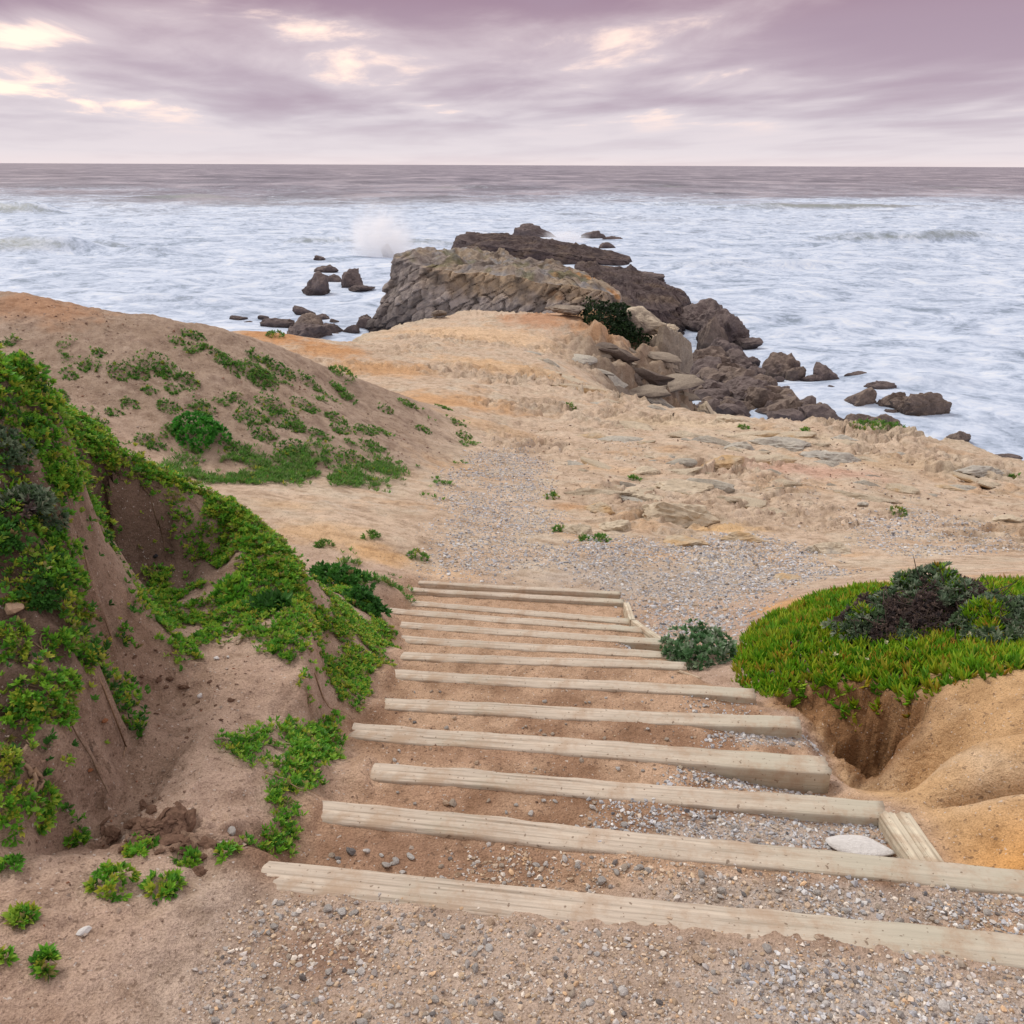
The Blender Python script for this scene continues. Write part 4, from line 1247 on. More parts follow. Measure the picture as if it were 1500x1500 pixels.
# outcrops of pale rock in the platform
PALE = (0.52, 0.44, 0.33); PTOP = (0.60, 0.52, 0.40); OCH = (0.52, 0.36, 0.20)
GREY = (0.42, 0.40, 0.36); GTOP = (0.53, 0.50, 0.43)
OUTC = [(990, 752, 128, 46, 0.75, PALE, PTOP, 'largest pale smooth rock hump beside the gravel'), (905, 775, 66, 30, .7, PALE, PTOP, 'pale rock with an undercut dark edge at the gravel margin'),
        (850, 782, 56, 26, .7, PALE, PTOP, 'small furrowed rock at the corner of the gravel'), (930, 728, 90, 22, .6, PALE, PTOP, 'pale ribbed rock just behind the largest hump'),
        (1010, 715, 110, 20, .6, PALE, PTOP, 'long flat rock behind the largest hump'), (880, 745, 50, 18, .7, OCH, PALE, 'orange-stained rock between gravel and pale rocks'),
        (945, 692, 60, 14, .6, PALE, PTOP, 'pale ledge with a dark plant tuft at its end'), (1060, 682, 80, 18, .6, PALE, OCH, 'stepped tan ledge in the middle of the platform'),
        (1075, 655, 60, 22, .6, GREY, GTOP, 'grey angular rock with a shaded side on the platform'), (1150, 652, 110, 24, .6, GREY, GTOP, 'long grey-green slab on the platform'),
        (1215, 672, 100, 24, .6, GREY, GTOP, 'tilted grey slab above the reddish streaks'), (1240, 643, 54, 10, .5, GREY, GTOP, 'thin grey slab lying near the rim'),
        (1215, 808, 96, 30, .55, GREY, PTOP, 'long smooth grey rock pointing at the shrub'), (1000, 795, 78, 14, .7, PALE, OCH, 'flat tan rock sunk into the gravel edge'),
        (1090, 790, 70, 22, .7, PALE, OCH, 'low tan rock beside the flat sunken one'), (1430, 690, 80, 18, .6, GREY, GTOP, 'pale grey rocks at the far rim of the platform'), (1262, 738, 22, 8, .8, GREY, GTOP, 'small grey stone block sitting on the platform'),
        (1040, 605, 60, 16, .7, PALE, PTOP, 'cream block with a crack at the very rim'), (1075, 618, 70, 16, .7, PALE, PTOP, 'cream slab next to the cracked block'),
        (930, 625, 90, 12, .6, PALE, PTOP, 'low cream ledge below the brown cliff'), (865, 640, 60, 10, .6, PALE, OCH, 'faint tan ledge beside the path'),
        (985, 525, 66, 90, .8, WARMG, WTOP, 'big grey overhanging rock below the dark bush'), (945, 470, 60, 22, .7, WARMG, PTOP, 'pale flat rock behind the dark bush'), (975, 482, 50, 16, .7, PALE, PTOP, 'pale shelf between the bush and the boulder shore'),
        (935, 560, 30, 16, .6, BROWN, WARMG, 'dark brown slab stuck in the crumbling slope'), (900, 560, 40, 14, .6, GREY, GTOP, 'pale grey rock in the crumbling slope'), (955, 585, 70, 18, .6, GREY, PTOP, 'pale broken rock at the foot of the crumbling slope'), (640, 458, 30, 8, .7, WARMG, WTOP, 'grey rock on the crest before the cliff'), (830, 453, 70, 12, .6, WARMG, WTOP, 'grey rock row on the crest beside the rust mound'),
        (1150, 848, 50, 12, .7, PALE, OCH, 'rounded tan hump between gravel and ice plant'), (1470, 760, 60, 12, .6, PALE, PTOP, 'pale flat rock beyond the shrub'), (1390, 715, 60, 9, .6, PALE, OCH, 'low tan ledge beyond the gravel patch')]
for i, (px, py, wp, hp, dr, c0, c1, lab) in enumerate(OUTC):
    c = hit(px, py)
    if c[2] < -9.5:
        c = at_y(px, py, 36.5)
    ax = c[1] * math.cos(PITCH) - c[2] * math.sin(PITCH)
    W = wp / FPX * ax; Hh = hp / FPX * ax
    P, F = rock_verts(800 + i, 4, 11, 0.22, 0.09, 16.0)
    P[:, 0] *= 0.5 * W / np.abs(P[:, 0]).max()
    D_ = W * dr
    P[:, 1] *= 0.5 * D_ / np.abs(P[:, 1]).max()
    nn = normal(c[0], c[1], 0.3)
    P[:, 2] *= Hh * 0.62 / P[:, 2].max()
    C = rock_colours(P / W * 2.2, c0, c1, i)
    a = random.uniform(-0.35, 0.15)
    Rz = np.array([[math.cos(a), -math.sin(a), 0], [math.sin(a), math.cos(a), 0], [0, 0, 1]])
    P = P @ Rz.T
    P[:, 2] += -np.clip((nn[0] * P[:, 0] + nn[1] * P[:, 1]) / nn[2], -0.25 * W, 0.25 * W) * 0.6
    obj('rock_outcrop', mk_mesh('rock_outcrop', P, F, C, False, M_OUT), None, (c[0], c[1], c[2] + CAM_Z - Hh * 0.12), label=lab, category='rock', group='rocks of the platform')

# small slabs breaking through the sand of the platform
SLB = []
for k in range(10):
    P, F = rock_verts(2300 + k, 3, 10, 0.22, 0.1, 16.0)
    C = rock_colours(P, (PALE, GREY, OCH, WARMG, BROWN)[k % 5], (PTOP, GTOP, PTOP, WTOP, WARMG)[k % 5], k)
    SLB.append(mk_mesh('bedrock_piece', P * np.array([1, .5, .3]), F, C, False, M_OUT))
rr_ = np.random.default_rng(12)
for pp, num, smin, smax, lab in [([(850, 640), (1050, 630), (1320, 660), (1480, 720), (1250, 740), (1100, 760), (880, 750), (830, 690)], 60, 0.08, 0.42, 'small pale slab of bedrock breaking through the sandy platform'),
                                 ([(720, 530), (860, 510), (960, 570), (980, 600), (840, 600)], 26, 0.15, 0.6, 'pale broken slab on the slope below the rust mound'),
                                 ([(880, 510), (940, 500), (990, 530), (1010, 585), (930, 590), (890, 560)], 40, 0.25, 1.1, 'brown broken rock jutting from the crumbling slope under the dark bush')]:
    ZP = zone(pp); lo, hi = ZP.min(0), ZP.max(0); got = 0
    while got < num:
        x, y = rr_.uniform(lo, hi)
        if poly_sdf(np.array([x]), np.array([y]), ZP)[0] < 0:
            continue
        s = smin * (smax / smin) ** (rr_.uniform() ** 1.6)
        nn = normal(x, y, 0.15)
        o = obj('bedrock_piece', SLB[(got * 5 + 3 + got % 2) % 10] if 'brown' in lab else SLB[(0, 1, 2, 5, 6, 7)[got % 6]], None, (x, y, lz(x, y) + CAM_Z - s * 0.04), label=lab, category='rock', group=lab.replace('small pale slab', 'slabs').replace('pale broken slab', 'slabs').replace('brown broken rock', 'rocks'))
        o.scale = (s * rr_.uniform(.8, 1.5), s * rr_.uniform(.7, 1.2), s * rr_.uniform(.6, 1.2)); o.rotation_euler = (-0.5 * nn[1], 0.5 * nn[0] + rr_.uniform(-.15, .15), rr_.normal(-0.35, 0.25))
        got += 1

# ------------------------------------------------------------------ gravel
def scatter(polypx, dens, nscale=1.5, thr=-0.3, soft=0.25, seed=0, poly=None):
    P = zone(polypx) if poly is None else np.array(poly)
    r = np.random.default_rng(900 + seed)
    lo = P.min(0) - 0.2; hi = P.max(0) + 0.2
    n = int((hi[0] - lo[0]) * (hi[1] - lo[1]) * dens)
    x = r.uniform(lo[0], hi[0], n); y = r.uniform(lo[1], hi[1], n)
    d = poly_sdf(x, y, P)
    nz = fbm(x * nscale, y * nscale, 3, 950 + seed)
    pr = sstep(-soft, soft, d + soft * 0.8 * nz) * sstep(thr, thr + 0.35, nz)
    k = r.uniform(0, 1, n) < pr
    x = x[k]; y = y[k]
    return np.stack([x, y, glook(x, y)], 1)


PAL = 1.12 * np.array([(0.42, 0.42, 0.43), (0.52, 0.51, 0.50), (0.34, 0.335, 0.345), (0.47, 0.40, 0.33), (0.40, 0.33, 0.26), (0.60, 0.585, 0.56), (0.24, 0.23, 0.235), (0.44, 0.36, 0.27), (0.13, 0.125, 0.13), (0.47, 0.47, 0.49), (0.50, 0.37, 0.25)])


def stones(P, smin, smax, wts, seed, sub=1, sink=0.25):
    r = np.random.default_rng(1200 + seed)
    if sub == 0:                     # smallest grains: eight faces
        T = np.array([(1, 0, 0), (-1, 0, 0), (0, 1, 0), (0, -1, 0), (0, 0, 1), (0, 0, -1)], float)
        F = np.array([(0, 2, 4), (2, 1, 4), (1, 3, 4), (3, 0, 4), (2, 0, 5), (1, 2, 5), (3, 1, 5), (0, 3, 5)])
    else:
        T, F = ico(sub)
    N = len(P)
    s = smin * (smax / smin) ** (r.uniform(0, 1, N) ** 2.2)
    sc = s[:, None] * r.uniform(0.55, 1.15, (N, 3)) * np.array([1, 1, 0.72])
    a = r.uniform(0, 2 * math.pi, N)
    jit = 1 + 0.30 * r.standard_normal((N, len(T), 1)).clip(-1.4, 1.4)
    if sub > 1:
        jit = 1 + 0.16 * r.standard_normal((N, len(T), 1)).clip(-1.5, 1.5)
    V = T[None] * jit * sc[:, None]
    tl = r.uniform(-0.5, 0.5, N)
    V2 = V.copy()
    V2[..., 1] = V[..., 1] * np.cos(tl)[:, None] - V[..., 2] * np.sin(tl)[:, None]; V2[..., 2] = V[..., 1] * np.sin(tl)[:, None] + V[..., 2] * np.cos(tl)[:, None]
    X = V2[..., 0] * np.cos(a)[:, None] - V2[..., 1] * np.sin(a)[:, None]; Y = V2[..., 0] * np.sin(a)[:, None] + V2[..., 1] * np.cos(a)[:, None]
    Z = V2[..., 2] + (s * 0.72 * (0.5 - sink))[:, None]
    V = np.stack([X + P[:, None, 0], Y + P[:, None, 1], Z + P[:, None, 2]], -1)
    ci = r.choice(len(PAL), N, p=np.array(wts) / np.sum(wts))
    C = PAL[ci] * r.uniform(0.75, 1.2, (N, 1)) * (np.array([1.05, 0.98, 0.90]) if wts is WT else np.array([0.98, 1.0, 1.03]))
    C = np.repeat(C[:, None], len(T), 1)
    FF = (F[None] + (np.arange(N) * len(T))[:, None, None]).reshape(-1, 3)
    return V.reshape(-1, 3), FF, C.reshape(-1, 3)


def join(parts):
    V = []; F = []; C = []; o = 0
    for v, f, c in parts:
        if len(v) == 0:
            continue
        V.append(v); F.append(f + o); C.append(c); o += len(v)
    return np.concatenate(V), np.concatenate(F), np.concatenate(C)


WG = [5, 4, 4, 2, 1.5, 3, 1.5, 1.2, .5, 5, .6]          # greyer gravel
WT = [3, 3, 2.5, 4, 4, 3, 1.5, 3.5, .7, 2, 1.6]         # tan gravel
GRAV = [  # sight-line outline, density, smallest, largest, weights, noise threshold
    ([(275, 1520), (300, 1430), (330, 1375), (385, 1305), (700, 1340), (1100, 1380), (1520, 1420), (1520, 1520)], 12000, 0.0025, 0.010, WT, -0.55),
    ([(640, 1305), (760, 1240), (1000, 1262), (1500, 1312), (1560, 1400), (1100, 1345)], 9500, 0.0028, 0.011, WT, -0.45),
    ([(1150, 1290), (1500, 1318), (1560, 1400), (1180, 1352)], 9500, 0.0035, 0.012, WG, -0.4),
    ([(1050, 1400), (1520, 1425), (1520, 1520), (1150, 1520)], 8000, 0.003, 0.011, WG, -0.2),
    ([(450, 1250), (700, 1232), (760, 1310), (520, 1280)], 2600, 0.003, 0.010, WT, -0.3),
    ([(840, 1235), (880, 1175), (1290, 1205), (1350, 1268), (1100, 1255)], 13000, 0.003, 0.012, WG, -0.5),
    ([(600, 1205), (640, 1155), (880, 1165), (850, 1225)], 3200, 0.003, 0.011, WT, -0.1),
    ([(980, 1150), (1000, 1112), (1150, 1122), (1205, 1170), (1200, 1172)], 10000, 0.0035, 0.013, WG, -0.5),
    ([(1040, 1095), (1060, 1060), (1165, 1070), (1200, 1105)], 10000, 0.0035, 0.013, WG, -0.5),
    ([(1000, 1045), (1020, 1012), (1090, 1020), (1110, 1050)], 2600, 0.004, 0.012, WG, -0.3),
    ([(905, 955), (905, 945), (940, 948), (945, 957)], 3000, 0.006, 0.016, WG, -0.6),
    ([(560, 1120), (600, 960), (960, 975), (1180, 1170), (1000, 1180)], 120, 0.003, 0.010, WT, -0.1),
    ([(640, 840), (640, 790), (660, 740), (655, 700), (700, 660), (780, 655), (800, 700), (795, 740), (820, 775), (900, 792), (1000, 795), (1080, 785), (1180, 805), (1260, 832), (1180, 850), (1130, 868), (1085, 905), (1060, 945), (990, 945), (935, 895), (915, 868), (760, 850)], 1250, 0.007, 0.022, WG, -0.45),
    ([(840, 792), (1090, 786), (1190, 812), (1130, 860), (1080, 905), (1060, 945), (1000, 945), (940, 890)], 900, 0.008, 0.024, WG, -0.3),
    ([(1240, 765), (1330, 742), (1480, 772), (1500, 805), (1400, 812), (1290, 815)], 650, 0.009, 0.024, WG, -0.4),
    ([(690, 665), (720, 640), (900, 640), (960, 665), (800, 690)], 110, 0.010, 0.026, WT, -0.2),
    ([(1100, 700), (1300, 690), (1500, 760), (1300, 800), (1150, 770)], 60, 0.010, 0.03, WT, -0.2),
    ([(560, 760), (640, 760), (640, 850), (560, 840)], 60, 0.006, 0.016, WT, -0.1),
]
parts = []
for i, (pp, dn, a, b, wt, th) in enumerate(GRAV):
    P = scatter(pp, dn, 2.2 if i < 12 else 1.1, th, 0.06 if i < 12 else 0.3, i)
    big = np.arange(len(P)) % 10 < 4
    parts.append(stones(P[big], a * 1.3, b, wt, i, 1))
    parts.append(stones(P[~big], a, a + (b - a) * 0.45, wt, 200 + i, 0))
V, F, C = join(parts)
print('gravel tris', len(F))
obj('gravel', mk_mesh('gravel', up(V), F, C, False, M_GRAVEL), kind='stuff', label='loose grey and tan gravel on the landing, treads and flat', category='gravel')

crumbs = []
_pal = PAL
PAL = np.array([(0.22, 0.14, 0.10), (0.16, 0.10, 0.075), (0.30, 0.20, 0.14), (0.36, 0.27, 0.21), (0.26, 0.12, 0.07), (0.42, 0.34, 0.28)])
for i, (pp, dn, a, b, th) in enumerate([
        ([(0, 1260), (120, 1230), (160, 1000), (200, 860), (300, 900), (420, 1020), (400, 1180), (340, 1330), (270, 1520), (0, 1520)], 900, 0.002, 0.008, -0.2),
        ([(180, 940), (330, 980), (400, 1060), (300, 1120), (170, 1080)], 1200, 0.002, 0.010, 0.0), ([(150, 1180), (330, 1180), (330, 1290), (170, 1270)], 2500, 0.003, 0.012, -0.1),
        ([(0, 620), (110, 660), (130, 1100), (60, 1230), (0, 1230)], 1300, 0.003, 0.012, -0.1), ([(420, 1290), (600, 960), (1100, 1000), (1290, 1200), (1000, 1300)], 700, 0.002, 0.008, -0.2),
        ([(0, 440), (330, 490), (560, 580), (680, 640), (560, 700), (300, 680), (0, 570)], 90, 0.008, 0.026, -0.2), ([(800, 620), (1200, 625), (1480, 690), (1500, 800), (1200, 770), (850, 760), (720, 660)], 45, 0.008, 0.03, -0.2)]):
    crumbs.append(stones(scatter(pp, dn, 3.0, th, 0.1, 60 + i), a, b, [4, 3, 4, 3, 1, 2], 60 + i, 0))
PAL = _pal
V, F, C = join(crumbs)
print('crumbs', len(F))
obj('soil_crumbs', mk_mesh('soil_crumbs', up(V), F, C, False, M_GRAVEL), kind='stuff', label='small brown crumbs of soil scattered over the bare sand', category='soil')

# loose stones that can be picked out one by one
STM = []
for k in range(14):
    P, F = rock_verts(1500 + k, 2, 12, 0.10, 0.0, 8.0)
    P = P * np.array([1.0, 0.85, 0.66])
    STM.append(mk_mesh('stone', P, F, None, False, M_STONE))


def put_stone(x, y, s, label, group, name='stone', z=None, me=None, stretch=None):
    o = obj(name, me or random.choice(STM), None, (x, y, (lz(x, y) if z is None else z) + CAM_Z + s * 0.25), label=label, category='stone', group=group)
    o.rotation_euler = (random.uniform(-.4, .4), random.uniform(-.4, .4), random.uniform(0, 6.28))
    o.scale = (s * random.uniform(.8, 1.2), s * random.uniform(.8, 1.1), s * random.uniform(.75, 1.0))
    return o


r2 = np.random.default_rng(44)
for k, pp, num, smin, smax in [(-1, GRAV[0][0], 120, 0.009, 0.019), (0, [(460, 1285), (470, 1225), (1000, 1262), (1500, 1312), (1540, 1390), (1100, 1340)], 55, 0.010, 0.021),
                               (1, [(560, 1185), (570, 1150), (1290, 1200), (1340, 1262), (900, 1230)], 45, 0.010, 0.021), (2, [(540, 1118), (560, 1090), (1190, 1135), (1200, 1165), (1000, 1160)], 24, 0.009, 0.019),
                               (3, [(580, 1068), (590, 1048), (1150, 1072), (1190, 1108), (900, 1090)], 18, 0.009, 0.017), (4, [(600, 1025), (600, 1004), (1090, 1025), (1120, 1048), (900, 1040)], 12, 0.009, 0.016)]:
    P = zone(pp)
    lo, hi = P.min(0), P.max(0)
    got = 0
    lab = 'loose rounded stone in the gravel of the landing at the top of the stairs' if k < 0 else f'loose stone lying on the tread beyond the {ORD[k]} timber from the top'
    grp = 'loose stones on the landing' if k < 0 else f'loose stones on the {ORD[k]} tread'
    while got < num:
        x, y = r2.uniform(lo, hi)
        if poly_sdf(np.array([x]), np.array([y]), P)[0] < 0.02:
            continue
        if min(abs(y - timber_y(i, x)) for i in range(NTB)) < 0.075:
            continue
        s = 0.85 * smin * (smax / smin) ** (r2.uniform() ** 2)
        put_stone(x, y, s, lab, grp)
        got += 1

M_WHITE = mat_plain('white_stone', (0.66, 0.65, 0.64), 0.7, 0.3, 5.0, 0.15)
P, F = rock_verts(1600, 3, 12, 0.03, 0, 5.0)
flat = mk_mesh('flat_stone', P * np.array([1, 0.62, 0.34]), F, None, True, M_WHITE)
h = hit(1262, 1248)
o = obj('flat_stone', flat, None, (h[0], h[1], h[2] + CAM_Z + 0.006), label='large smooth flat bluish white stone half buried in the gravel tread', category='stone')
o.scale = (0.108, 0.075, 0.05); o.rotation_euler = (0.05, 0.0, -0.12)
for px, py, s, lab, mt in [(293, 1021, 0.013, 'small bright white stone on the scooped sandy floor', M_WHITE), (122, 1366, 0.014, 'flat white stone lying on bare sand among the small tufts', M_WHITE), (228, 817, 0.018, 'black pebble at the foot of the green bank', mat_plain('black_stone', (0.03, 0.03, 0.035))),
                           (318, 966, 0.013, 'white pebble below the little stick', M_WHITE), (334, 964, 0.010, 'pale pebble next to the white one below the stick', M_WHITE), (338, 1220, 0.022, 'grey stone by the grass tail beside the landing', M_STONE),
                           (230, 861, 0.012, 'pale pebble among the lowest bank plants', M_WHITE), (422, 852, 0.012, 'pale pebble near the brow of the bank', M_WHITE), (24, 895, 0.03, 'tan stone lodged in the near bank', mat_plain('tan_stone', (0.42, 0.29, 0.20))),
                           (155, 1065, 0.014, 'rust coloured clod on the scooped floor', mat_plain('rust_clod', (0.28, 0.12, 0.06))), (133, 1130, 0.010, 'small rust clod under the dangling roots', mat_plain('rust_clod2', (0.28, 0.12, 0.06)))]:
    h = hit(px, py)
    me = random.choice(STM).copy(); me.materials.clear(); me.materials.append(mt)
    put_stone(h[0], h[1], s, lab, None, 'stone', None, me)

# clods of dug soil
M_CLOD = mat_plain('dark_soil', (0.17, 0.105, 0.075), 0.95, 0.05, 3.0, 0.4)
CLM = []
for k in range(8):
    P, F = rock_verts(1700 + k, 3, 16, 0.55, 0, 14.0)
    CLM.append(mk_mesh('soil_clod', P * np.array([1, 0.85, 0.6]), F, None, False, M_CLOD))
rc = np.random.default_rng(31)
for cx, cy, sx, sy_, num, smin, smax in [(235, 1215, 50, 26, 34, .010, .034), (290, 1250, 26, 14, 14, .008, .026), (190, 1235, 24, 14, 10, .008, .024), (250, 998, 40, 12, 12, .006, .020), (305, 1040, 60, 40, 14, .005, .014), (225, 960, 30, 14, 6, .006, .014)]:
    for q in range(num):
        h = hit(cx + rc.normal() * sx * 0.6, cy + rc.normal() * sy_ * 0.6)
        s = smin * (smax / smin) ** rc.uniform()
        o = obj('soil_clod', CLM[rc.integers(0, 8)], None, (h[0], h[1], h[2] + CAM_Z + s * 0.15), label='dark crumbly clod of dug soil on the scooped sandy floor', category='clod', group='soil clods beside the landing')
        o.scale = (s, s * rc.uniform(.6, 1), s * rc.uniform(.6, 1.1)); o.rotation_euler = (rc.uniform(-.6, .6), rc.uniform(-.6, .6), rc.uniform(0, 6))

# driftwood scraps
M_STICK = mat_wood('stick_wood', (0.50, 0.41, 0.31), 0.2)
for px, py, L, a, lab in [(347, 945, 0.10, 1.4, 'short pale stick lying among the bank plants'), (995, 985, 0.12, -0.4, 'thin brown stick on the tread before the grey-green clump'), (70, 1010, 0.16, -0.5, 'dry root stub lying on the near bank'), (1420, 1170, 0.0, 0, None)]:
    if not lab:
        continue
    h = hit(px, py)
    o = obj('stick', beam_mesh(L, 0.016, 0.014, px, M_STICK, 0.002, 0.012), None, label=lab, category='stick')
    nrm_ = normal(h[0], h[1])
    place_x(o, (h[0], h[1], h[2] + 0.012), (h[0] + math.cos(a) * L, h[1] + math.sin(a) * L, lz(h[0] + math.cos(a) * L, h[1] + math.sin(a) * L) + 0.012))

# ------------------------------------------------------------------ plants
def unit(v):
    return v / (np.linalg.norm(v, axis=-1, keepdims=True) + 1e-9)


def leaves(P, D, L, W, kind, c0, c1, r, NN=None):
    N = len(P)
    D = unit(D)
    S = unit(np.cross(D, unit(r.standard_normal((N, 3))) * (0.45 if NN is not None else 1.0) + (NN if NN is not None else 0.0)))
    Q = np.cross(S, D)
    L = np.asarray(L)[:, None]; W = np.asarray(W)[:, None]
    if kind == 'finger':
        ang = [0, 2 * math.pi / 3, 4 * math.pi / 3]
        upv = np.array([0, 0, 1.0])
        mid = P + D * L * 0.55
        tip = P + D * L + upv * L * 0.14
        vs = [P + (S * math.cos(a) + Q * math.sin(a)) * W * 0.42 for a in ang] + [mid + (S * math.cos(a) + Q * math.sin(a)) * W * 0.5 for a in ang] + [tip]
        V = np.stack(vs, 1)
        F = np.array([(0, 1, 4), (0, 4, 3), (1, 2, 5), (1, 5, 4), (2, 0, 3), (2, 3, 5), (3, 4, 6), (4, 5, 6), (5, 3, 6)])
        cf = np.array([0, 0, 0, 0.5, 0.5, 0.5, 1.0])
    else:
        V = np.stack([P, P + D * L * 0.55 + S * W * 0.5 + Q * W * 0.12, P + D * L, P + D * L * 0.55 - S * W * 0.5 + Q * W * 0.12], 1)
        F = np.array([(0, 1, 2), (0, 2, 3)])
        cf = np.array([0, 0.6, 1.0, 0.6])
    k = V.shape[1]
    C = c0[:, None] * (1 - cf[None, :, None]) + c1[:, None] * cf[None, :, None]
    FF = (F[None] + (np.arange(N) * k)[:, None, None]).reshape(-1, 3)
    return V.reshape(-1, 3), FF, C.reshape(-1, 3)


def rosettes(P, Nn, k, L, W, kind, greens, tips, tipf, r, spread=1.0):
    """k leaves around each point, opening along the normal"""
    N = len(P)
    Nn = unit(Nn)
    PP = np.repeat(P, k, 0); NN = np.repeat(Nn, k, 0)
    T = r.standard_normal((N * k, 3)); T = unit(T - NN * np.sum(T * NN, 1)[:, None])
    D = NN * r.uniform(0.25, 1.1, (N * k, 1)) + T * spread * r.uniform(0.4, 1.0, (N * k, 1))
    sz = np.repeat(r.uniform(0.7, 1.25, N), k) * r.uniform(0.75, 1.2, N * k)
    gi = r.integers(0, len(greens), N)
    c0 = np.repeat(np.array(greens)[gi] * 0.7, k, 0)
    c1 = np.repeat(np.array(greens)[gi], k, 0) * r.uniform(0.8, 1.25, (N * k, 1))
    yel = np.repeat(r.uniform(0, 1, N) < tipf, k)
    ti = np.repeat(r.integers(0, len(tips), N), k)
    c1 = np.where(yel[:, None], np.array(tips)[ti], c1)
    return leaves(PP, D, L * sz, W * sz, kind, c0, c1, r, NN if kind == 'leaf' else None)


GR = [(0.16, 0.44, 0.035), (0.12, 0.36, 0.035), (0.24, 0.50, 0.045), (0.09, 0.28, 0.03), (0.32, 0.52, 0.06)]
YEL = [(0.50, 0.54, 0.06), (0.40, 0.52, 0.06), (0.58, 0.53, 0.07), (0.36, 0.24, 0.12)]
GD = [(0.05, 0.17, 0.03), (0.07, 0.22, 0.035), (0.04, 0.13, 0.025)]
GG = [(0.13, 0.20, 0.12), (0.20, 0.27, 0.17), (0.09, 0.16, 0.085)]
HG = [(0.12, 0.32, 0.045), (0.095, 0.25, 0.04), (0.17, 0.35, 0.06), (0.20, 0.30, 0.09)]


def dome_pts(c, nrm_, rx, rz, n, r, lob=0.25):
    a = r.uniform(0, 2 * math.pi, n); q = np.sqrt(r.uniform(0, 1, n))
    d = np.stack([np.cos(a) * q, np.sin(a) * q, np.sqrt(np.maximum(0, 1 - q * q)) + 0.02], 1)
    rad = r.uniform(0.1, 1.0, n) ** 0.6
    l = 1 + lob * 1.8 * fbm3(d * 1.7 + np.array(c) * 3, 3, 5)
    loc = d * np.stack([l, l, rad * l], 1) * np.array([rx, rx, rz])
    z = unit(np.array(nrm_)); x = unit(np.cross(np.array([0, 1, 0.001]), z)); y = np.cross(z, x)
    P = loc[:, :1] * x + loc[:, 1:2] * y + loc[:, 2:] * z
    Dn = d[:, :1] * x + d[:, 1:2] * y + (d[:, 2:] + 0.35) * z
    return P, unit(Dn)


def plant(name, label, cat, h, mesh_parts, group=None, stems=None):
    """mesh parts are given relative to the foot of the plant"""
    t = thing(name, label, cat, (h[0], h[1], h[2] + CAM_Z), group)
    V, F, C = join(mesh_parts)
    obj('foliage', mk_mesh('foliage', V, F, np.clip(C, 0, 1), False, M_LEAF), t, kind='stuff')
    if stems is not None:
        V, F, C = join(stems)
        obj('twigs', mk_mesh('twigs', V, F, C, True, M_TWIG), t, kind='stuff')
    return t


def tube(pts, r0, r1, col, sides=5):
    pts = np.array(pts, float); n = len(pts)
    tg = unit(np.gradient(pts, axis=0))
    ref = np.array([0.3, 0.2, 1.0])
    s = unit(np.cross(tg, ref)); q = np.cross(s, tg)
    rr = np.linspace(r0, r1, n)
    V = np.stack([pts + (s * math.cos(a) + q * math.sin(a)) * rr[:, None] for a in np.linspace(0, 2 * math.pi, sides, endpoint=False)], 1).reshape(-1, 3)
    F = []
    for i in range(n - 1):
        for j in range(sides):
            a = i * sides + j; b = i * sides + (j + 1) % sides
            F += [(a, b, b + sides), (a, b + sides, a + sides)]
    return V, np.array(F), np.tile(np.array(col), (len(V), 1))


def pxr(h, rp):
    return rp / FPX * (h[1] * math.cos(PITCH) - h[2] * math.sin(PITCH))


def carpet(polypx, dens, k, L, W, kind, greens, tips, tipf, seed, thr=-0.1, nscale=4.0, soft=0.1, hgt=0.02, poly=None, spread=1.0):
    P = scatter(polypx, dens * (2.7 if dens > 450 else 5.0), nscale, thr, soft, 100 + seed, poly)
    r = np.random.default_rng(2000 + seed)
    e = 0.05
    x, y = P[:, 0], P[:, 1]
    nx = -(glook(x + e, y) - glook(x - e, y)) / (2 * e); ny = -(glook(x, y + e) - glook(x, y - e)) / (2 * e)
    N = unit(np.stack([nx, ny, np.ones(len(x))], 1)) * 0.6 + np.array([0, 0, 0.5])
    P = P + N * (r.uniform(0, 1, (len(P), 1)) ** 1.5) * hgt * (0.4 + 0.9 * np.clip(fbm(x * 5, y * 5, 2, seed)[:, None] + 0.5, 0, 1))
    return rosettes(P, N, k, L, W, kind, greens, tips, tipf, r, spread)


# ground cover that nobody could count
def cover(name, label, ps):
    V, F, C = join(ps)
    print(name, len(F))
    return obj(name, mk_mesh(name, up(V), F, np.clip(C, 0, 1), False, M_LEAF), kind='stuff', label=label, category='ground cover')


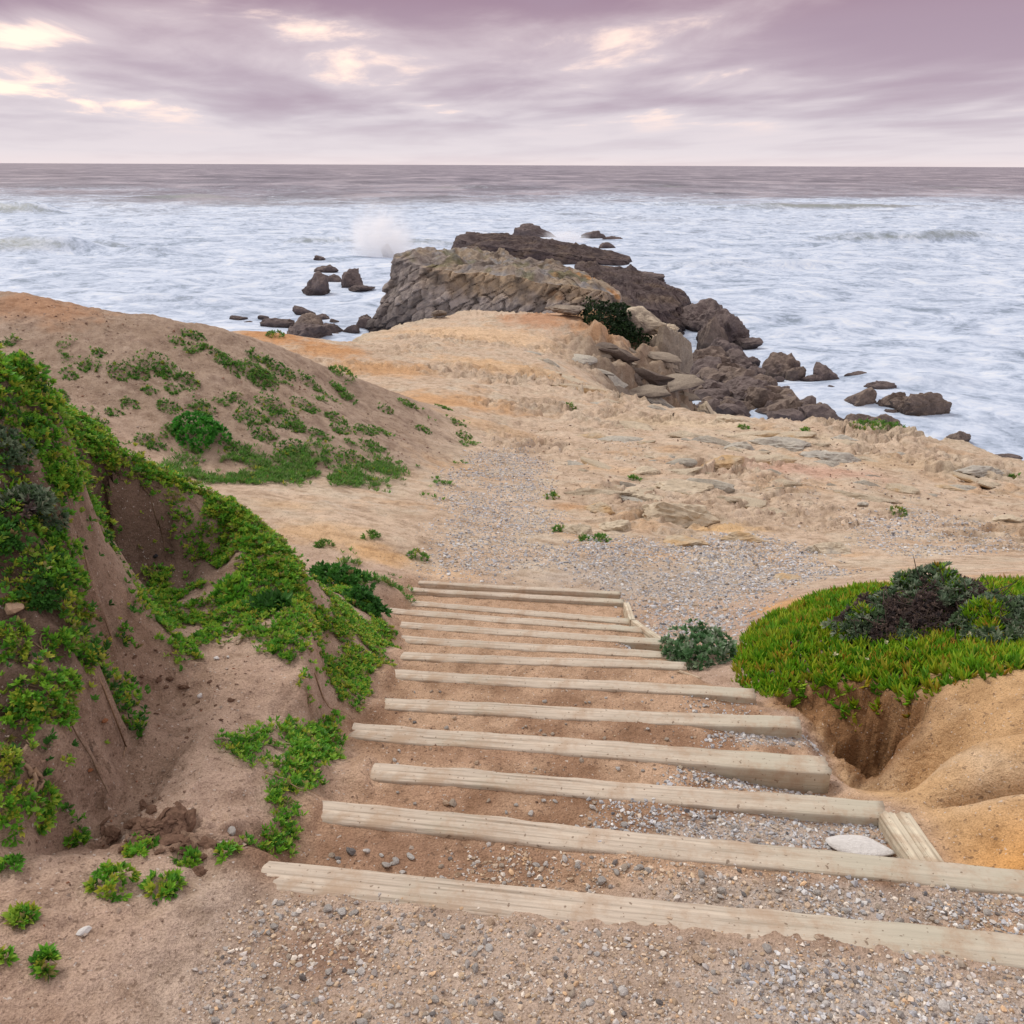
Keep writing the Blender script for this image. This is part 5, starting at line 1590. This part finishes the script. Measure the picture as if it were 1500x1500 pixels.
cover('bank_ground_cover', 'low yellow-green succulent mat over the bank beside the stairs', [
    carpet([(215, 830), (250, 790), (300, 735), (340, 740), (390, 790), (440, 850), (460, 930), (440, 1000), (400, 960), (330, 930), (270, 900), (210, 880)], 3000, 7, 0.022, 0.009, 'leaf', GR, YEL, 0.28, 1, -0.22, 3.6, 0.07, 0.02),
    carpet([(200, 890), (260, 880), (330, 930), (300, 975), (250, 970)], 2000, 7, 0.022, 0.009, 'leaf', GR, YEL, 0.15, 2, -0.12, 4.5, 0.06, 0.015),
    carpet([(150, 640), (250, 705), (335, 735), (440, 850), (462, 905), (440, 900), (395, 815), (310, 745), (235, 715), (140, 665)], 4200, 7, 0.025, 0.010, 'leaf', GR, YEL, 0.42, 3, -0.35, 3.0, 0.07, 0.05),
    carpet([(470, 870), (500, 850), (545, 890), (578, 945), (560, 985), (520, 1030), (480, 1040), (475, 960)], 3400, 7, 0.020, 0.0085, 'leaf', GR, YEL, 0.36, 4, -0.25, 4.0, 0.05, 0.015),
    carpet([(455, 1055), (495, 1050), (490, 1110), (450, 1160), (400, 1180), (430, 1100)], 3200, 7, 0.022, 0.0085, 'leaf', GR, YEL, 0.2, 5, -0.5, 5.0, 0.04, 0.03),
    carpet([(330, 1090), (400, 1060), (470, 1080), (430, 1120), (350, 1130)], 2200, 7, 0.021, 0.007, 'leaf', GR, YEL, 0.12, 6, -0.3, 5.0, 0.04, 0.025),
    carpet([(400, 1150), (440, 1140), (430, 1250), (365, 1240), (395, 1215)], 2600, 7, 0.020, 0.007, 'leaf', GR, YEL, 0.15, 7, -0.5, 5.0, 0.03, 0.02),
    carpet(None, 2600, 7, 0.022, 0.009, 'leaf', GR + GD, YEL, 0.25, 10, -0.12, 4.5, 0.05, 0.05, poly=[(x_ + 0.10, y_ + 0.03) for x_, y_ in BLOCK_EDGE[2:]] + [(x_ - 0.22, y_ - 0.02) for x_, y_ in BLOCK_EDGE[2:][::-1]]),
    carpet([(0, 600), (100, 645), (112, 850), (120, 950), (100, 1080), (60, 1230), (0, 1230)], 1500, 7, 0.021, 0.0085, 'leaf', GR + GD, YEL, 0.2, 9, 0.02, 5.0, 0.05, 0.04),
    carpet([(0, 565), (90, 600), (160, 650), (150, 690), (90, 660), (0, 620)], 4200, 7, 0.025, 0.010, 'leaf', GR, YEL, 0.3, 8, -0.3, 3.0, 0.06, 0.05),
])
cover('hillside_ground_cover', 'green weeds and grass spread over the foot of the grey sandy hill', [
    carpet([(250, 690), (290, 665), (420, 670), (520, 650), (580, 690), (560, 712), (400, 706), (300, 708)], 520, 7, 0.06, 0.011, 'leaf', HG, YEL, 0.04, 11, -0.25, 1.6, 0.25, 0.03),
    carpet([(200, 600), (300, 560), (450, 570), (560, 620), (560, 690), (400, 690), (280, 680)], 380, 7, 0.038, 0.014, 'leaf', HG, YEL, 0.05, 12, 0.16, 1.5, 0.3, 0.03),
    carpet([(60, 520), (200, 510), (340, 510), (450, 560), (300, 600), (120, 590)], 300, 6, 0.036, 0.013, 'leaf', HG, YEL, 0.05, 13, 0.24, 1.6, 0.3, 0.03),
    carpet([(380, 520), (480, 560), (560, 590), (690, 625), (680, 660), (620, 610), (500, 580)], 160, 6, 0.06, 0.02, 'leaf', HG, YEL, 0.05, 14, 0.12, 1.6, 0.3, 0.02),
    carpet([(560, 690), (660, 660), (660, 720), (590, 730)], 90, 6, 0.05, 0.016, 'leaf', HG, YEL, 0.05, 15, 0.2, 1.6, 0.3, 0.02),
    carpet([(470, 850), (500, 810), (560, 840), (600, 870), (590, 885), (540, 870)], 500, 7, 0.045, 0.010, 'leaf', HG, YEL, 0.1, 16, 0.0, 3.0, 0.15, 0.03),
])


def clump(name, label, px, py, rp, flat, kind, L, W, k, dens, greens, tips, tipf, seed, group=None, cat='plant', lift=0.0):
    h = hit(px, py)
    R = pxr(h, rp) * 1.18
    nn = unit(normal(h[0], h[1], max(0.04, R * 0.7)) + np.array([0, -0.15, 0.35]))
    r = np.random.default_rng(3000 + seed)
    if name == 'tuft':
        R *= 0.75
    n = (22 if rp > 13 else 12) + int(dens * 2.2 * R * R * 1e4)
    P, D = dome_pts(h, nn, R, R * flat, n, r)
    # let a hanging clump follow the slope
    g = glook(h[0] + P[:, 0], h[1] + P[:, 1]) - h[2]
    P[:, 2] = np.maximum(P[:, 2], g + 0.003) if flat > 0.3 else np.maximum(P[:, 2] * 0.5, 0) + g
    P[:, 2] += lift
    return plant(name, label, cat, h, [rosettes(P, D, k, L, W, kind, greens, tips, tipf, r)], group)


sid = 0
for px, py, rp, fl, gs, tf, lab in [
        (85, 690, 30, .5, GR, .1, 'deep green cushion drooping over the lip of the scooped bank'), (150, 665, 26, .5, GR, .45, 'yellow-tipped cushion on the crest over the scoop'), (45, 640, 34, .5, GR, .2, 'bright green cushion at the back of the near bank'),
        (10, 660, 26, .5, GG, .0, 'pale grey-green cushion on the near bank'), (88, 715, 20, .6, GR, .2, 'round green tuft hanging at the edge of the near bank'), (60, 755, 26, .5, GG, .1, 'grey-green tangle on the dark hollow of the near bank'),
        (80, 800, 26, .55, GR, .1, 'green tuft above the hanging beard of the near bank'), (88, 850, 32, .6, GR, .05, 'hanging green beard on the face of the near bank'), (60, 870, 24, .5, GD, .0, 'dark green lower beard of the near bank'), (10, 790, 24, .5, GD, .1, 'dark green plants in the shadowed corner of the near bank'),
        (35, 880, 18, .5, GR, .8, 'yellow-flowered spray on the near bank'), (15, 940, 24, .6, GR, .2, 'green cushion below the yellow spray'), (90, 945, 17, .6, GR, .1, 'small green tuft beside the bank edge'), (128, 968, 13, .5, GR, .1, 'green tuft right on the bank edge'),
        (65, 1025, 34, .55, GR, .3, 'broad green cushion halfway up the near bank'), (98, 1003, 15, .6, GR, .1, 'round tuft above the broad cushion'), (18, 1055, 28, .55, GR, .3, 'green cushion beside the broad one'), (92, 1050, 16, .5, GR, .1, 'little tuft at the foot of the broad cushion'),
        (15, 1190, 34, .6, GR, .3, 'large green cushion above the dangling roots'), (66, 1170, 13, .9, GR, .3, 'narrow trailing tuft below the dangling roots'), (62, 1205, 13, .7, GR, .2, 'lowest trailing tuft below the roots'), (5, 1120, 16, .6, GR, .5, 'yellowish tuft in the corner of the near bank'),
        (113, 1230, 12, .6, GR, .2, 'tiny tuft on the sand under the near bank'), (165, 1297, 24, .55, GR, .3, 'dense green tuft rooted beside the dug soil'), (240, 1303, 20, .5, GR, .2, 'green tuft between dug soil and landing'), (208, 1247, 18, .5, GR, .1, 'green tuft growing out of the dug soil'),
        (275, 1258, 11, .8, GR, .0, 'small upright tuft in the dug soil'), (332, 1250, 12, .4, GR, .1, 'flat little tuft beside the landing timber'), (15, 1274, 13, .6, GR, .1, 'green tuft alone on the sand beneath the large cushion'), (30, 1347, 14, .5, GR, .3, 'thin tuft on the open sand'), (65, 1415, 14, .6, GR, .2, 'drooping tuft on the open sand nearest the landing'), (0, 1405, 10, .6, GR, .3, 'half hidden tuft at the brink of the sand'),
        (340, 870, 18, .35, GR, .05, 'leafy rosette in the middle of the bank mat'), (400, 890, 22, .4, GD, .0, 'broad-leaved plant low on the bank mat'), (120, 895, 11, .6, GR, .7, 'yellow tuft at the edge of the near bank')]:
    sid += 1
    big = 'rosette' in lab or 'broad-leaved' in lab
    clump('succulent_clump', lab, px, py, rp, fl, 'leaf', 0.055 if big else 0.021, 0.018 if big else 0.0085, 8, 0.62 if not big else 0.08, gs, YEL, tf, sid, 'succulent clumps of the banks')

clump('dense_bush', 'dense bright green leafy bush beside the buried ends of the lower steps', 490, 858, 38, .6, 'leaf', 0.04, 0.02, 8, 0.22, [(0.05, 0.19, 0.03), (0.07, 0.24, 0.035)], YEL, .03, 60)
clump('dense_bush', 'green leafy bush trailing from the dense bush towards the stairs', 533, 888, 27, .6, 'leaf', 0.038, 0.019, 8, 0.22, [(0.04, 0.15, 0.03), (0.06, 0.20, 0.035)], YEL, .03, 61)
clump('round_bush', 'round bright green bush on the grey sandy hillside', 292, 640, 31, .85, 'leaf', 0.05, 0.024, 8, 0.14, [(0.06, 0.29, 0.035), (0.09, 0.35, 0.04), (0.05, 0.22, 0.03)], YEL, .0, 62)
clump('grey_green_bush', 'grey-green leafy clump at the stair corner before the ice plant', 1022, 966, 44, .8, 'leaf', 0.036, 0.016, 9, 0.26, [(0.13, 0.27, 0.12), (0.28, 0.40, 0.25), (0.09, 0.21, 0.08)], [(0.34, 0.38, 0.30)], .2, 63)
clump('grey_green_bush', 'grey-green foliage trailing off the leafy clump along the timber', 1000, 965, 20, .5, 'leaf', 0.035, 0.015, 8, 0.16, [(0.06, 0.15, 0.06), (0.14, 0.22, 0.12)], YEL, .05, 64)
clump('dark_bush', 'dark green bush on the rust coloured mound above the cliff', 895, 480, 42, .55, 'leaf', 0.12, 0.06, 7, 0.020, [(0.022, 0.05, 0.02), (0.035, 0.075, 0.026), (0.016, 0.036, 0.016)], YEL, .0, 65, None, 'bush', 0.1)
clump('dark_bush', 'lower end of the dark greenery hanging from the rust mound', 918, 492, 28, .5, 'leaf', 0.12, 0.055, 7, 0.020, [(0.022, 0.05, 0.02), (0.035, 0.075, 0.026)], YEL, .0, 66, None, 'bush', 0.1)
for px, py, rp, lab in [(612, 818, 17, 'small green tuft on the sand before the last step'), (820, 778, 12, 'yellow-green tuft at the corner of the furrowed rock'), (880, 792, 14, 'green tuft flat against the gravel margin'), (855, 791, 9, 'tiny tuft between two gravel margin tufts'), (808, 730, 12, 'dark dry tuft at the path side of the pale rocks'),
                        (545, 788, 14, 'dull tuft alone on the bare sandy rise'), (930, 703, 9, 'tuft under the pale ledge'), (1268, 628, 22, 'leafy green plant on the rim before the dark boulder'), (1300, 632, 24, 'spreading green plant on the rim beside the leafy one'), (1482, 664, 13, 'bright leafy tuft at the far rim above the surf'), (403, 493, 14, 'green tuft on top of the orange mound'),
                        (1484, 702, 8, 'small tuft among the pale grey rim rocks'), (1315, 752, 12, 'faint dry tuft beside the gravel patch'), (475, 800, 14, 'weedy tuft at the edge of the sandy rise'), (1090, 628, 8, 'small tuft by the cream slab'), (835, 597, 8, 'tiny tuft below the crumbling slope'), (500, 552, 22, 'thin green tuft on the brow of the hill'), (1180, 632, 7, 'tiny plant on the rim')]:
    sid += 1
    h = hit(px, py)
    sc_ = max(1.0, pxr(h, 1.0) / 0.0040)
    clump('tuft', lab, px, py, rp, .5, 'leaf', 0.028 * sc_ ** .75, 0.008 * sc_ ** .8, 7, 0.22 / sc_ ** 1.7, HG, YEL, .12, 100 + sid, 'tufts on the platform')

HP = [(225, 535, 24), (245, 545, 16), (180, 548, 18), (205, 552, 12), (283, 493, 14), (263, 503, 11), (300, 508, 8), (33, 523, 11), (277, 563, 15), (253, 572, 10), (297, 600, 14), (247, 597, 15), (347, 543, 16), (387, 560, 16), (397, 593, 18), (413, 617, 26), (447, 597, 17), (457, 563, 15), (380, 527, 16), (410, 543, 20),
      (328, 533, 11), (343, 585, 11), (367, 613, 20), (387, 640, 16), (143, 517, 9), (130, 537, 14), (83, 583, 16), (143, 618, 12), (220, 650, 18), (167, 607, 10), (190, 593, 13), (217, 573, 9), (103, 553, 9), (490, 613, 14), (501, 630, 16), (537, 632, 16), (508, 675, 28), (547, 655, 16), (596, 592, 9), (430, 660, 22), (470, 640, 15), (350, 660, 16),
      (15, 500, 12), (60, 540, 9), (320, 520, 10), (620, 630, 9), (670, 620, 10), (680, 640, 10), (650, 598, 10), (565, 600, 9)]
for i, (px, py, rp) in enumerate(HP):
    clump('weed_patch', 'low green weed patch growing on the grey sandy hillside', px, py, rp, .30, 'leaf', 0.036, 0.014, 7, 0.085, HG + GD[:1], YEL, .06, 300 + i, 'weed patches on the hillside')

# ice plant
r = np.random.default_rng(71)
ICE = [hit(*q)[:2] for q in [(1072, 960), (1110, 915), (1180, 880), (1260, 862), (1330, 862), (1420, 860), (1510, 850), (1520, 985), (1440, 1000), (1370, 1015), (1320, 1040), (1270, 1060), (1235, 1055), (1225, 1035), (1160, 1015), (1120, 1025), (1085, 1000)]]
ICE = np.array(ICE)
icc = ICE.mean(0)
lo, hi = ICE.min(0), ICE.max(0)
n = int((hi[0] - lo[0] + .2) * (hi[1] - lo[1] + .2) * 1200)
x = r.uniform(lo[0] - .1, hi[0] + .1, n); y = r.uniform(lo[1] - .1, hi[1] + .1, n)
d = poly_sdf(x, y, ICE) + 0.05 * perlin(x * 7, y * 7, 3)
k = d > 0
x, y, d = x[k], y[k], d[k]
mound = 0.055 * (1 - np.exp(-d / 0.12)) + 0.035 * fbm(x * 4, y * 4, 3, 72)
P = np.stack([x, y, glook(x, y) + mound - 0.03], 1)
e = 0.05
Nn = np.stack([-(glook(x + e, y) - glook(x - e, y)) / (2 * e), -(glook(x, y + e) - glook(x, y - e)) / (2 * e), np.full(len(x), 1.0)], 1)
Nn = unit(unit(Nn) + np.array([0, 0, 1.0]))
h0 = np.array([icc[0], icc[1], lz(*icc)])
IG = [(0.20, 0.46, 0.02), (0.28, 0.52, 0.025), (0.36, 0.54, 0.03), (0.15, 0.38, 0.025), (0.44, 0.54, 0.035)]
IT = [(0.58, 0.40, 0.05), (0.58, 0.52, 0.07), (0.58, 0.27, 0.05), (0.48, 0.52, 0.07)]
ft = 0.13 + 0.35 * (fbm(x * 2.2, y * 2.2, 2, 73).mean())
f1 = rosettes(P - h0, Nn, 7, 0.055, 0.0128, 'finger', IG, IT, 0.17, r, 0.75)
ice = plant('ice_plant', 'thick bright green ice plant mat with orange tipped fingers over the sandstone edge', 'ground plant', h0, [f1])
fl = []
for px, py in [(1294, 962), (1266, 987), (1155, 890), (1200, 935), (1220, 980), (1415, 950), (1300, 905)]:
    h = hit(px, py)
    Pf = np.array([[h[0], h[1], h[2] + 0.085]]) - h0
    fl.append(rosettes(Pf, np.array([[0, -0.3, 1.0]]), 12, 0.017, 0.008, 'leaf', [(0.75, 0.72, 0.5)], [(0.75, 0.72, 0.5)], 0, r, 1.3))
V, F, C = join(fl)
obj('flowers', mk_mesh('flowers', V, F, C, False, M_LEAF), ice, kind='stuff')

# woody shrub on the ice plant
def shrub(label, px, py, rp, flat, seed, nl, nt_, leafy):
    h = hit(px, py)
    R = pxr(h, rp)
    r = np.random.default_rng(seed)
    tw = []
    for i in range(nt_):
        a = r.uniform(0, 2 * math.pi); b = r.uniform(0.25, 1.25)
        dd = np.array([math.cos(a) * math.sin(b), math.sin(a) * math.sin(b), math.cos(b) * flat * 1.2])
        st = np.array([r.uniform(-.35, .35) * R, r.uniform(-.35, .35) * R, 0.0])
        tt = np.linspace(0, 1, 6)[:, None]
        pts = st + dd * tt * R * r.uniform(0.7, 1.08) + 0.10 * R * np.cumsum(r.standard_normal((6, 3)), 0) * tt * 0.5
        tw.append(tube(pts, 0.006, 0.0022, np.array((0.085, 0.066, 0.062)) * r.uniform(.6, 1.5), 4))
        for j in range(3):
            q = pts[r.integers(2, 6)]
            p2 = q + (unit(r.standard_normal(3)) + np.array([0, 0, .5])) * tt[:4] * R * 0.25
            tw.append(tube(p2, 0.003, 0.0014, np.array((0.10, 0.075, 0.065)) * r.uniform(.6, 1.4), 3))
    P, D = dome_pts(h, np.array([0, -0.12, 1.0]), R, R * flat, nl, r, 0.3)
    f = fbm3((P + h) * 4.0, 2, seed % 100)
    sel = f > (-0.05 if leafy else 0.14)
    ps = [rosettes(P[sel], D[sel], 9, 0.035, 0.012, 'leaf', [(0.17, 0.25, 0.16), (0.26, 0.33, 0.22), (0.11, 0.19, 0.10), (0.08, 0.14, 0.06)], [(0.36, 0.40, 0.30)], .15, r),
          rosettes(P[~sel] * 0.97, D[~sel], 7, 0.022, 0.009, 'leaf', [(0.11, 0.08, 0.078), (0.15, 0.11, 0.10), (0.085, 0.07, 0.075)], [(0.24, 0.17, 0.14)], .25, r)]
    sel2 = f > 0.46
    if sel2.any():
        ps.append(rosettes(P[sel2] * 1.02, D[sel2], 7, 0.05, 0.011, 'finger', IG, IT, .1, r))
    return plant('woody_shrub', label, 'shrub', h, ps, None, tw)


shrub('dark woody shrub of grey leaves and dead twigs amid the ice plant', 1320, 932, 82, 0.52, 81, 2200, 90, False)
shrub('taller dark woody shrub with orange tips behind the ice plant', 1400, 915, 92, 0.60, 82, 2600, 80, False)
shrub('leafy grey-green shrub mixed with ice plant at the end of the mat', 1485, 932, 80, 0.5, 83, 2000, 40, True)
shrub('dark twiggy shrub in the hollow of the near bank', 28, 745, 34, 0.5, 84, 260, 40, False)

# dry runners trailing over the banks
rd = np.random.default_rng(58)
for q, (px, py) in enumerate([(118, 690), (150, 690), (175, 705), (205, 715), (240, 730), (285, 745), (105, 770), (112, 830), (122, 900), (128, 960), (60, 940), (40, 1000), (75, 1080), (455, 940), (460, 985), (420, 1090), (390, 1130), (300, 900), (350, 920), (250, 860)]):
    h = hit(px, py)
    a = rd.uniform(-2.6, -0.4); Lr = rd.uniform(0.10, 0.24)
    tt = np.linspace(0, 1, 9)
    xs_ = h[0] + np.cos(a) * Lr * tt + 0.012 * np.cumsum(rd.standard_normal(9)); ys_ = h[1] + np.sin(a) * Lr * tt * 0.6 + 0.012 * np.cumsum(rd.standard_normal(9))
    pts = np.stack([xs_, ys_, glook(xs_, ys_) + 0.012 + 0.012 * np.sin(tt * 3.1)], 1)
    V, F, C = tube(pts - h, 0.0032, 0.0014, np.array((0.26, 0.18, 0.12)) * rd.uniform(.6, 1.3), 5)
    obj('dry_runner', mk_mesh('dry_runner', V, F, C, True, M_TWIG), None, (h[0], h[1], h[2] + CAM_Z), label='thin dry brown runner trailing over the sandy bank among the green mats', category='runner', group='dry runners on the banks')

# dangling roots on the near bank
for q, pts in enumerate([[(20, 1110), (45, 1118), (60, 1135), (52, 1160), (58, 1190)], [(48, 1122), (55, 1140), (45, 1155), (38, 1170)], [(58, 1128), (66, 1142), (62, 1158)]]):
    ws = []
    for px, py in pts:
        h = hit(px, py)
        ws.append(h + np.array([0.01, -0.03, 0.015]))
    ws = np.array(ws)
    t0 = np.linspace(0, 1, len(ws)); t1 = np.linspace(0, 1, 14)
    W_ = np.stack([np.interp(t1, t0, ws[:, k]) for k in range(3)], 1) + 0.004 * rng.standard_normal((14, 3))
    V, F, C = tube(W_ - ws[0], 0.007, 0.003, (0.32, 0.22, 0.15), 6)
    obj('exposed_root', mk_mesh('exposed_root', V, F, C, True, M_TWIG), None, (ws[0][0], ws[0][1], ws[0][2] + CAM_Z), label='pale bare root dangling from the near bank', category='root', group='dangling roots')

# ------------------------------------------------------------------ spray
def spray(label, px, py, wp, hp, dens, seed, depth=0.7):
    c = at_z(px, py, -CAM_Z)
    W = wp / FPX * c[1]; Hh = hp / FPX * c[1]
    V, F = ico(4)
    P = V * (1 + 0.12 * fbm3(V * 1.5 + seed, 3, seed))[:, None]
    P = P * np.array([W / 2, W / 2 * depth, Hh / 2]) + np.array([0, 0, Hh * 0.42])
    m, nt = new_mat('spray')
    p = nt.n('ShaderNodeTexCoord').outputs['Generated']
    x, y, z = nt.sep(p)
    rx = nt.m('MULTIPLY', nt.m('SUBTRACT', x, 0.5), 2.0); ry = nt.m('MULTIPLY', nt.m('SUBTRACT', y, 0.5), 2.0); rz = nt.m('MULTIPLY', nt.m('SUBTRACT', z, 0.28), 1.35)
    rr = nt.m('SQRT', nt.m('ADD', nt.m('MULTIPLY', rx, rx), nt.m('ADD', nt.m('MULTIPLY', ry, ry), nt.m('MULTIPLY', rz, rz))))
    nz = nt.noise(nt.comb(nt.m('MULTIPLY', x, 1.0), y, nt.m('MULTIPLY', z, 0.6)), 4.0, 6.0, 0.7, 0.8)
    f = nt.mapr(nt.m('ADD', rr, nt.m('MULTIPLY', nt.m('SUBTRACT', nz, 0.5), 2.2)), 0.95, 0.05)
    dn = nt.m('MULTIPLY', nt.m('MULTIPLY', f, f), dens)
    pv_ = nt.n('ShaderNodeVolumePrincipled')
    pv_.inputs['Color'].default_value = (0.995, 0.995, 0.998, 1)
    nt.put(pv_.inputs['Density'], dn)
    pv_.inputs['Anisotropy'].default_value = 0.2
    o = nt.n('ShaderNodeOutputMaterial')
    nt.t.links.new(pv_.outputs[0], o.inputs['Volume'])
    obj('sea_spray', mk_mesh('sea_spray', P, F, None, True, m), None, (c[0], c[1], 0.0), kind='stuff', label=label, category='spray')


spray('tall white burst of spray over a dark rock in the sea', 562, 376, 150, 88, 0.6, 5)
spray('low white spray along the far flat-topped rock', 830, 356, 100, 26, 0.9, 9, 0.3)

# ------------------------------------------------------------------ small rubble of the boulder shore
r = np.random.default_rng(99)
RUBM = []
for k in range(8):
    P, F = rock_verts(2100 + k, 3, 12, 0.26, 0.1, 20.0)
    C = rock_colours(P, DARK, BTOP if k % 3 == 0 else DTOP, k)
    RUBM.append(mk_mesh('rubble_rock', P * np.array([1, .85, .7]), F, C, False, M_ROCK))
RUB = np.array([at_z(*q, -CAM_Z)[:2] for q in [(1010, 545), (1060, 520), (1110, 560), (1150, 590), (1215, 618), (1150, 640), (1050, 620), (1000, 590)]])
lo, hi = RUB.min(0), RUB.max(0)
got = 0
while got < 70:
    x, y = r.uniform(lo, hi)
    if poly_sdf(np.array([x]), np.array([y]), RUB)[0] < 0:
        continue
    s = r.uniform(0.35, 1.0)
    o = obj('rubble_rock', RUBM[got % 8], None, (x, y, r.uniform(-0.1, 0.45)), label='small dark rock in the wet rubble between the larger shore boulders', category='rock', group='rubble of the boulder shore')
    o.scale = (s * r.uniform(.8, 1.4), s, s); o.rotation_euler = (r.uniform(-.4, .4), r.uniform(-.4, .4), r.uniform(0, 6.28))
    got += 1
